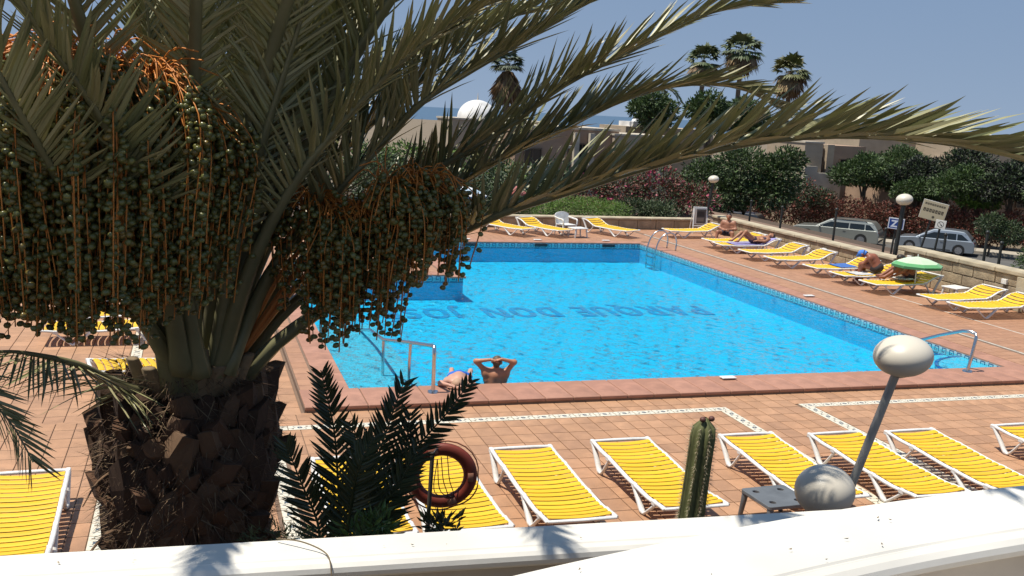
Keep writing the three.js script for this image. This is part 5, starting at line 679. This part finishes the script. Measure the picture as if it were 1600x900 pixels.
{
  const face = Math.atan2(-0.64, 0.77);
  const sg = (name, label, c, w, h, roll, draw, foot, pm) => { const t = thing(name, label, 'sign', c); t.rotation.set(0, face, roll, 'YXZ'); add('panel', rbox(w, h, 0.03, 0.006, 0, 0, 0, 1), m.plastic, t); add('print', new THREE.PlaneGeometry(w - 0.012, h - 0.012).translate(0, 0, 0.019), M(1, 1, 1, { roughness: 0.5, map: canvasTex(256, Math.round(256 * h / w), draw) }), t); add('post', sweep([V(0, h / 2, -0.04), V(0, -0.5, -0.04), V(0, foot, -0.04)], 0.03, 8), pm ?? blackPost, t); return t; };
  sg('notice_board', 'leaning cream notice board with two dark bands of lettering', [19.35, 1.84, -23.0], 0.66, 0.52, -0.2, (c, w, h) => { c.fillStyle = '#b5a88c'; c.fillRect(0, 0, w, h); c.fillStyle = '#4a4236'; for (const [y, n, hh] of [[0.13, 9, 0.11], [0.42, 7, 0.19]]) for (let i = 0; i < n; i++) { const cw = w * 0.84 / n; c.fillRect(w * 0.08 + i * cw, h * y, cw * 0.82, h * hh); c.fillStyle = '#9c8f74'; c.fillRect(w * 0.08 + i * cw + cw * 0.28, h * (y + hh * (i % 2 ? 0.2 : 0.5)), cw * 0.26, h * hh * 0.3); c.fillStyle = '#4a4236'; } c.beginPath(); c.arc(w * 0.55, h * 0.83, h * 0.07, 0, 7); c.fill(); }, -4);
  sg('prohibition_sign', 'small white square sign with a grey struck-through circle', [18.95, 1.56, -22.2], 0.26, 0.23, -0.1, (c, w, h) => { c.fillStyle = '#d9d6cf'; c.fillRect(0, 0, w, h); c.strokeStyle = '#55524d'; c.lineWidth = 16; c.beginPath(); c.arc(w / 2, h / 2, h * 0.34, 0, 7); c.stroke(); c.beginPath(); c.moveTo(w * 0.3, h * 0.25); c.lineTo(w * 0.7, h * 0.76); c.stroke(); c.fillStyle = '#3b3935'; c.fillRect(w * 0.5, h * 0.5, w * 0.16, h * 0.13); }, -3.4);
  sg('direction_sign', 'blue sign with white markings behind the black lamp post', [20.35, 1.17, -25.75], 0.46, 0.34, -0.06, (c, w, h) => { c.fillStyle = '#1d3f86'; c.fillRect(0, 0, w, h); c.strokeStyle = '#d5dbe4'; c.lineWidth = 12; c.strokeRect(8, 8, w - 16, h - 16); c.lineWidth = 26; c.beginPath(); c.moveTo(w * 0.18, h * 0.26); c.lineTo(w * 0.52, h * 0.26); c.lineTo(w * 0.24, h * 0.76); c.lineTo(w * 0.58, h * 0.76); c.stroke(); }, -3.3);
}

// ---------------------------------------------------------------- buildings
const tanM = M(0.50, 0.40, 0.29, { roughness: 0.95, map: rep(blotch, 0.25), bumpMap: rep(rough, 1), bumpScale: 0.01 }), rosyM = M(0.42, 0.28, 0.19, { roughness: 0.95, map: rep(blotch, 0.25), bumpMap: rep(rough, 1), bumpScale: 0.01 }), domeM = M(0.80, 0.79, 0.77, { roughness: 0.7, map: rep(blotch, 0.3) }), trimM = M(0.55, 0.48, 0.38, { roughness: 0.9, map: rep(blotch, 0.4) }), paneM = MP(0.02, 0.022, 0.025, { roughness: 0.1 }), frameM = M(0.13, 0.09, 0.06, { roughness: 0.7 });
function win(parent, x, y, z, w, h, ry = 0) { const f = add('window', merge([box(w + 0.12, 0.07, 0.12, 0, h / 2, 0), box(w + 0.12, 0.07, 0.16, 0, -h / 2, 0), box(0.06, h - 0.07, 0.12, -w / 2 - 0.03, 0, 0), box(0.06, h - 0.07, 0.12, w / 2 + 0.03, 0, 0), box(0.04, h - 0.07, 0.06, 0, 0, 0)]), frameM, parent); f.position.set(x, y, z); f.rotation.y = ry; add('pane', box(w, h - 0.07, 0.02, 0, 0, -0.02), paneM, f); return f; }
function dome(parent, x, y, z, r, h) { const g = new THREE.SphereGeometry(r, 40, 20, 0, Math.PI * 2, 0, Math.PI / 2).scale(1, h / r, 1).translate(x, y, z); const d = add('dome', uvm(g), domeM, parent); add('finial', sweep([V(x, y + h - 0.02, z), V(x, y + h + 0.14, z), V(x, y + h + 0.4, z)], [0.05, 0.03, 0.008], 8), trimM, d); return d; }
{
  const a = thing('domed_villa', 'tan flat-roofed villa with a white dome beyond the palm fronds', 'building');
  add('wall', uvm(box(6, 6.2, 3.8, 17.0, 0.15, -58.2)), tanM, a); add('roof_edge', uvm(box(6.1, 0.1, 3.9, 17.0, 3.3, -58.2)), trimM, a); dome(a, 15.85, 3.35, -57.9, 1.16, 1.06); win(a, 18.2, 1.6, -56.26, 0.7, 0.9); win(a, 15.6, 1.5, -56.26, 0.6, 0.9);
  const b = thing('terrace_villa', 'rosy tan villa wing with pale columns in the gap between fronds', 'building');
  add('wall', uvm(box(6.0, 5.2, 6, 19.6, 0.45, -55.6)), rosyM, b); add('roof_edge', uvm(box(6.1, 0.12, 6.1, 19.6, 3.12, -55.6)), trimM, b); add('wing', uvm(box(3.4, 4.9, 4, 23.9, 0.4, -54.2)), tanM, b); add('roof_edge', uvm(box(3.5, 0.1, 4.1, 23.9, 2.9, -54.2)), trimM, b);
  for (const x of [20.0, 20.9]) add('column', uvm(box(0.28, 4.9, 0.3, x, 0.45, -52.35)), trimM, b); win(b, 20.45, 1.5, -52.56, 0.5, 1.6); win(b, 17.6, 1.4, -52.56, 0.9, 1.1); win(b, 23.9, 1.4, -52.16, 0.9, 0.9); add('lantern_post', box(0.16, 3, 0.16, 18.95, 0.6, -50.6), frameM, b); add('lantern_cap', box(0.42, 0.14, 0.42, 18.95, 2.18, -50.6), trimM, b);
  add('balustrade', merge([box(1.6, 0.07, 0.08, 17.4, 1.0, -51.9), box(1.6, 0.07, 0.08, 17.4, 0.7, -51.9), box(0.07, 0.8, 0.08, 16.6, 0.7, -51.9), box(0.07, 0.8, 0.08, 18.2, 0.7, -51.9)]), trimM, b);
  const c = thing('domed_villa', 'far villa with a broad white dome right of the middle, above the bushes', 'building'); add('wall', uvm(box(7, 6, 5, 33, 0.2, -70)), tanM, c); add('dome_drum', uvm(box(2.6, 0.4, 2.6, 31.3, 3.35, -68.7)), domeM, c); dome(c, 31.7, 3.3, -68, 1.5, 1.08); win(c, 34, 1.6, -67.46, 0.8, 1);
  const d = thing('stepped_villa', 'tan villa with stepped garden wall and a tall dark window recess at the right', 'building');
  add('wall', uvm(box(1.3, 5.3, 4.4, 36.9, 0.2, -57.4)), tanM, d); add('wall', uvm(box(3.2, 5.1, 3.6, 39.75, 0.2, -57.9)), rosyM, d); add('roof_edge', uvm(box(1.4, 0.1, 4.5, 36.9, 2.9, -57.4)), trimM, d);
  add('recess_panel', uvm(box(0.62, 4.4, 0.1, 37.85, 0.35, -55.95)), frameM, d); add('fin', uvm(box(0.5, 2.1, 0.5, 38.45, 1.75, -55.9)), tanM, d); win(d, 37.82, 1.3, -55.86, 0.4, 1.5);
  for (const [x, w, h] of [[36.6, 0.9, 1.45], [37.5, 0.9, 1.05], [38.4, 0.9, 0.65]]) add('stepped_wall', uvm(box(w, h + 2.2, 0.35, x, h / 2 - 1.1, -55.0)), trimM, d); win(d, 39.9, 1.4, -56.06, 0.8, 1.0);
  const e = thing('domed_villa', 'distant white dome left of the two at the far right, behind frond leaves', 'building'); add('wall', uvm(box(7, 7, 5, 55.5, 0.1, -74)), tanM, e); dome(e, 54.9, 3.6, -72.5, 1.2, 0.8);
  const f = thing('domed_villa', 'distant white dome nearest the right edge, behind frond leaves', 'building'); add('wall', uvm(box(7, 6.6, 5, 61, 0, -69)), tanM, f); dome(f, 60.3, 3.3, -67.4, 1.3, 0.8); win(f, 59, 1.4, -66.46, 0.9, 1);
  const h = thing('villa', 'low tan villa behind the trees at the right edge', 'building'); add('wall', uvm(box(14, 3.4, 5, 46, -0.6, -52)), rosyM, h); add('roof_edge', uvm(box(14.1, 0.1, 5.1, 46, 1.15, -52)), trimM, h); for (const x of [42, 45, 48]) win(h, x, 0.2, -49.46, 0.9, 1.0);
}

// ---------------------------------------------------------------- hedges, shrubs, trees
const gT = 'trees beyond the street';
shrub('clipped_hedge', 'bright green feathery hedge behind the white chair', 'hedge', [[12.0, 0.55, -34.4, 0.8, 0.42, 0.6], [12.9, 0.62, -34.3, 0.9, 0.44, 0.6], [13.8, 0.6, -34.2, 0.9, 0.42, 0.6], [14.6, 0.5, -34.1, 0.75, 0.4, 0.55], [11.3, 0.45, -34.5, 0.7, 0.36, 0.5]], 9000, 0.1, LIME, { asp: 0.2, trunk: 0.04 });
shrub('dark_bush', 'dark shaded bush left of the bright hedge', 'bush', [[9.4, 0.7, -35.2, 1.2, 0.9, 0.9], [7.9, 0.8, -35.4, 1.2, 1.0, 0.9], [6.4, 0.9, -35.4, 1.2, 1.1, 0.9], [10.8, 0.8, -35.6, 1.0, 0.9, 0.9]], 5200, 0.16, DARK);
shrub('dark_bush', 'low dark bush at the foot of the bougainvillea right of the hedge', 'bush', [[15.6, 0.5, -34.5, 0.8, 0.55, 0.6], [16.6, 0.5, -34.3, 0.8, 0.5, 0.6]], 2600, 0.12, DARK);
shrub('rounded_bush', 'small grey-green bush near the white notice stand', 'bush', [[16.2, 0.55, -34.0, 0.5, 0.42, 0.4], [16.6, 0.45, -33.9, 0.4, 0.36, 0.4]], 1500, 0.1, [[0.08, 0.12, 0.05], [0.1, 0.14, 0.06], [0.06, 0.09, 0.035]]);
shrub('bougainvillea', 'bougainvillea with pink blossom above the dark bushes in the middle', 'flowering shrub', [[18.4, 1.1, -38.4, 1.3, 0.95, 1.0], [16.9, 0.9, -38.6, 1.2, 0.8, 1.0], [19.8, 0.75, -37.8, 1.1, 0.7, 0.9], [15.6, 0.8, -38.8, 1.0, 0.7, 0.9]], 6500, 0.15, [...REDS, ...DARK, [0.09, 0.11, 0.04]], { flowers: 420 });
shrub('green_shrub', 'light green shrub between the fronds left of the middle', 'bush', [[9.2, 1.5, -44.2, 1.6, 0.9, 1.2], [7.4, 1.3, -44.4, 1.5, 1.0, 1.2], [11, 1.1, -44.4, 1.4, 0.9, 1.1], [13.2, 0.9, -44, 1.4, 0.9, 1.0]], 7000, 0.17, [...GREEN, ...LIME]);
shrub('dark_bush', 'dark green bush behind the white parasols', 'bush', [[9.5, 0.9, -39.5, 1.5, 1.2, 1.0], [12.2, 0.9, -39.6, 1.6, 1.1, 1.0], [6.8, 1.0, -39.4, 1.6, 1.3, 1.0], [4.4, 1.0, -39.2, 1.5, 1.3, 1.0], [14.3, 0.9, -40.2, 1.3, 1.1, 1.0]], 7500, 0.18, [...DARK, GREEN[0]]);
shrub('round_bush', 'dense round green bush behind the wall at the right edge', 'bush', [[19.35, 0.95, -19.15, 0.62, 0.56, 0.55], [19.7, 1.1, -18.5, 0.62, 0.62, 0.6], [19.1, 0.75, -18.6, 0.5, 0.5, 0.5], [19.9, 0.9, -17.7, 0.6, 0.6, 0.6]], 9500, 0.075, GREEN, { asp: 0.3, ground: -0.4 });
shrub('broad_tree', 'broad dark green tree behind the first globe lamp', 'tree', [[25.2, 1.75, -43.4, 1.5, 1.1, 1.3], [23.7, 1.2, -44.2, 1.2, 0.95, 1.1], [26.6, 1.55, -42.4, 1.1, 1.05, 1.1], [24.4, 0.6, -43.2, 1.3, 0.9, 1.1], [26.2, 0.7, -42.3, 1.1, 0.8, 1.0], [27.0, 2.3, -42.4, 0.8, 0.55, 0.8]], 12500, 0.2, [...DARK, ...GREEN], { group: gT, ground: -2.2, trunk: 0.16 });
shrub('flowering_bush', 'bush with sparse red flowers below the stepped villa', 'flowering shrub', [[34.0, 0.0, -51.6, 0.9, 0.8, 0.8], [35.0, -0.3, -51.2, 0.8, 0.7, 0.8]], 2200, 0.17, [...DARK, REDS[3]], { flowers: 120, ft: [[0.4, 0.05, 0.03], [0.35, 0.12, 0.08]], ground: -2.2 });
for (let i = 0; i < 9; i++) { const u = -26 + i * 4.3, bl = [0, 1, 2, 3].map((k) => { const c = onStreet(u + k * 1.1, 4.1 + rr(-0.15, 0.15), 0); return [c.x, -1.05 + rr(-0.08, 0.1), c.z, 0.85, 1.02 + rr(-0.05, 0.12), 0.75]; }); shrub('red_hedge', ['reddish hedge segment far left, behind the seated man', 'reddish hedge segment behind the first globe lamp', 'reddish hedge segment left of the black car', 'reddish hedge segment behind the black car roof', 'reddish hedge segment left of the silver car', 'reddish hedge segment behind the silver car', 'reddish hedge segment behind the blue sign', 'reddish hedge segment behind the grey hatchback', 'reddish hedge segment behind the round bush at the right edge'][i], 'hedge', bl, 6500, 0.16, REDS, { group: 'red leaved hedge along the street', ground: -2.2, trunk: 0.05 }); }
for (const [x, y, z, r, tone, l, n] of [[44.5, 2.0, -50.5, 1.7, 1, 'tall dark tree behind the notice board trees under the frond', 5500], [47.5, 2.1, -47.5, 1.8, 1, 'tall dark tree behind the right edge trees under the frond', 5500], [41.8, 1.9, -53.0, 1.5, 0, 'tall green tree right of the stepped villa behind the smaller tree', 5000], [37.4, 1.5, -50.6, 1.35, 0, 'leafy green tree right of the stepped villa', 6500], [39.8, 1.55, -48.8, 1.3, 1, 'dark leafy tree above the cream notice board', 5500], [40.5, 1.3, -45.9, 1.3, 0, 'light green tree right of the notice board', 6000], [42.0, 1.4, -44.2, 1.4, 1, 'dark green tree near the right edge above the hedge', 5500], [43.2, 1.3, -41.6, 1.4, 0, 'green tree at the right edge under the frond', 5500], [41.2, 0.5, -45.6, 0.8, 2, 'pale lime shrub on top of the red hedge', 2600], [38.9, 0.7, -47.9, 0.9, 0, 'small green tree behind the second globe lamp', 3000]])
  shrub('garden_tree', l, 'tree', [[x, y, z, r, r * 0.62, r], [x + r * 0.7, y - r * 0.25, z + r * 0.4, r * 0.7, r * 0.5, r * 0.7], [x - r * 0.7, y - r * 0.2, z - r * 0.3, r * 0.75, r * 0.5, r * 0.7], [x + 0.2, y + r * 0.35, z - 0.2, r * 0.6, r * 0.4, r * 0.6]], n, 0.2, [[...GREEN, DARK[1]], DARK.concat(GREEN[0]), LIME][tone], { group: gT, ground: -2.2, trunk: 0.09 });
{ const c = onStreet(-1.2, -1.6, 0); shrub('street_shrub', 'leafy shrub in front of the hedge between hatchback and round bush', 'bush', [[38.9, -0.6, -41.9, 0.75, 0.62, 0.7], [39.5, -0.9, -41.2, 0.7, 0.6, 0.6]], 2600, 0.15, [...DARK, GREEN[0]], { ground: -2.2 }); }
for (const [x, y, z, l] of [[32.9, 5.0, -61.8, 'dark green treetop right of the middle above the far dome'], [35.2, 4.7, -61.0, 'dark treetop behind the frond tip right of the far dome'], [29.9, 4.9, -64.2, 'small green treetop left of the far dome']]) shrub('tall_tree', l, 'tree', [[x, y, z, 1.25, 0.8, 1.1], [x + 1.0, y - 0.5, z, 0.95, 0.7, 0.9], [x - 0.9, y - 0.4, z, 0.85, 0.65, 0.9], [x + 0.2, y - 1.1, z, 1.2, 0.8, 1.1]], 4200, 0.26, [...GREEN, DARK[0]], { group: gT, ground: -2.2, trunk: 0.15 });
// fan palms on the skyline
function fanPalm(label, x, y, z, R, o = {}) {
  const t = thing('fan_palm', label, 'palm tree', [0, 0, 0], 0, 'fan palms on the skyline');
  add('trunk', uvm(sweep(curve([[x + (o.lean ?? 0), -2.2, z], [x + (o.lean ?? 0) * 0.5, y * 0.5, z], [x, y - 0.1, z]], 12), (q) => 0.24 - 0.08 * q, 9)), M(0.16, 0.12, 0.085, { roughness: 0.95, map: grain }), t);
  const fan = (mb, a, el, L, tones, droop) => { const d = V(Math.cos(a) * Math.cos(el), Math.sin(el), Math.sin(a) * Math.cos(el)), c = V(x, y, z).addScaledVector(d, L * 0.45); c.y -= droop * L * 0.2; const s = d.clone().cross(V(0, 1, 0)).normalize(), u = s.clone().cross(d).normalize(), k = pick(tones); const w0 = s.clone().multiplyScalar(0.025); mb.quad(V(x, y, z).add(w0), V(x, y, z).sub(w0), c.clone().sub(w0), c.clone().add(w0), k); for (let i = -7; i <= 7; i++) { const b = i / 7 * 1.45, dir = d.clone().multiplyScalar(Math.cos(b)).addScaledVector(s, Math.sin(b)).addScaledVector(u, -0.12 * Math.abs(i) / 7); const l = L * 0.55 * rr(0.8, 1.1), m1 = c.clone().addScaledVector(dir, l * 0.55), tip = c.clone().addScaledVector(dir, l); tip.y -= droop * l * rr(0.35, 0.7); const sd = dir.clone().cross(u).normalize().multiplyScalar(l * 0.115), bb = rr(0.75, 1.2), kk = [k[0] * bb, k[1] * bb, k[2] * bb]; mb.tri(c, m1.clone().add(sd), m1.clone().sub(sd), kk); mb.tri(m1.clone().add(sd), tip, m1.clone().sub(sd), kk); } };
  const g = new MB(), dd = new MB(); for (let i = 0; i < 30; i++) fan(g, i * 2.4, rr(-0.35, 1.35), R * rr(0.85, 1.1), o.green ?? [[0.075, 0.11, 0.035], [0.06, 0.09, 0.03], [0.11, 0.13, 0.05]], 0.5);
  for (let i = 0; i < (o.dead ?? 30); i++) fan(dd, i * 2.4, -rr(o.el ?? 0.35, 1.45), R * rr(0.75, o.skirt ?? 1.0), [[0.22, 0.15, 0.075], [0.27, 0.19, 0.10], [0.15, 0.09, 0.05], [0.19, 0.13, 0.08]], 0.8);
  add('crown', g.geo(), leafy, t).userData.kind = 'stuff'; add('dead_skirt', dd.geo(), M(1, 1, 1, { roughness: 0.9, vertexColors: true }), t).userData.kind = 'stuff';
}
fanPalm('left palm of the close pair on the skyline, with brown lower leaves', 39.3, 8.7, -75.3, 1.75, { dead: 34 });
fanPalm('right and taller palm of the close pair on the skyline', 41.9, 9.7, -74, 2.05, { dead: 40 });
fanPalm('single golden-brown fan palm right of the pair on the skyline', 42.6, 7.9, -67.7, 1.75, { dead: 36, skirt: 1.1, green: [[0.12, 0.13, 0.035], [0.16, 0.15, 0.05], [0.09, 0.11, 0.03]] });
fanPalm('fan palm with a long dark skirt of dead leaves above the white dome', 21.8, 7.3, -71.8, 1.5, { dead: 80, skirt: 1.75, el: 1.12, green: [[0.045, 0.07, 0.03], [0.055, 0.08, 0.03]] });
{ // feather palms seen beyond the far terrace
  const q = thing('feather_palm', 'dark feather palm behind the far dome', 'palm tree'); add('trunk', sweep([V(30.5, -2.2, -66), V(30.4, 2, -66), V(30.3, 5.0, -66)], 0.2, 8), woodM, q); for (let k = 0; k < 11; k++) { const a = k * 2.4, L = rr(2.0, 2.6); frond(q, [[30.3, 5.0, -66], [30.3 + Math.cos(a) * L * 0.4, 5.9, -66 + Math.sin(a) * L * 0.4], [30.3 + Math.cos(a) * L * 0.8, 5.8, -66 + Math.sin(a) * L * 0.8], [30.3 + Math.cos(a) * L * 1.1, 5.0, -66 + Math.sin(a) * L * 1.1]], { L: 0.6, lo: 0.1, stem: stemGreen, r0: 0.06, step: 0.09, w: 0.07, tones: DARK, droop: 0.3 }); }
}
scene.traverse((o) => { if (o.isMesh) o.castShadow = o.receiveShadow = true; });
renderer.render(scene, camera);
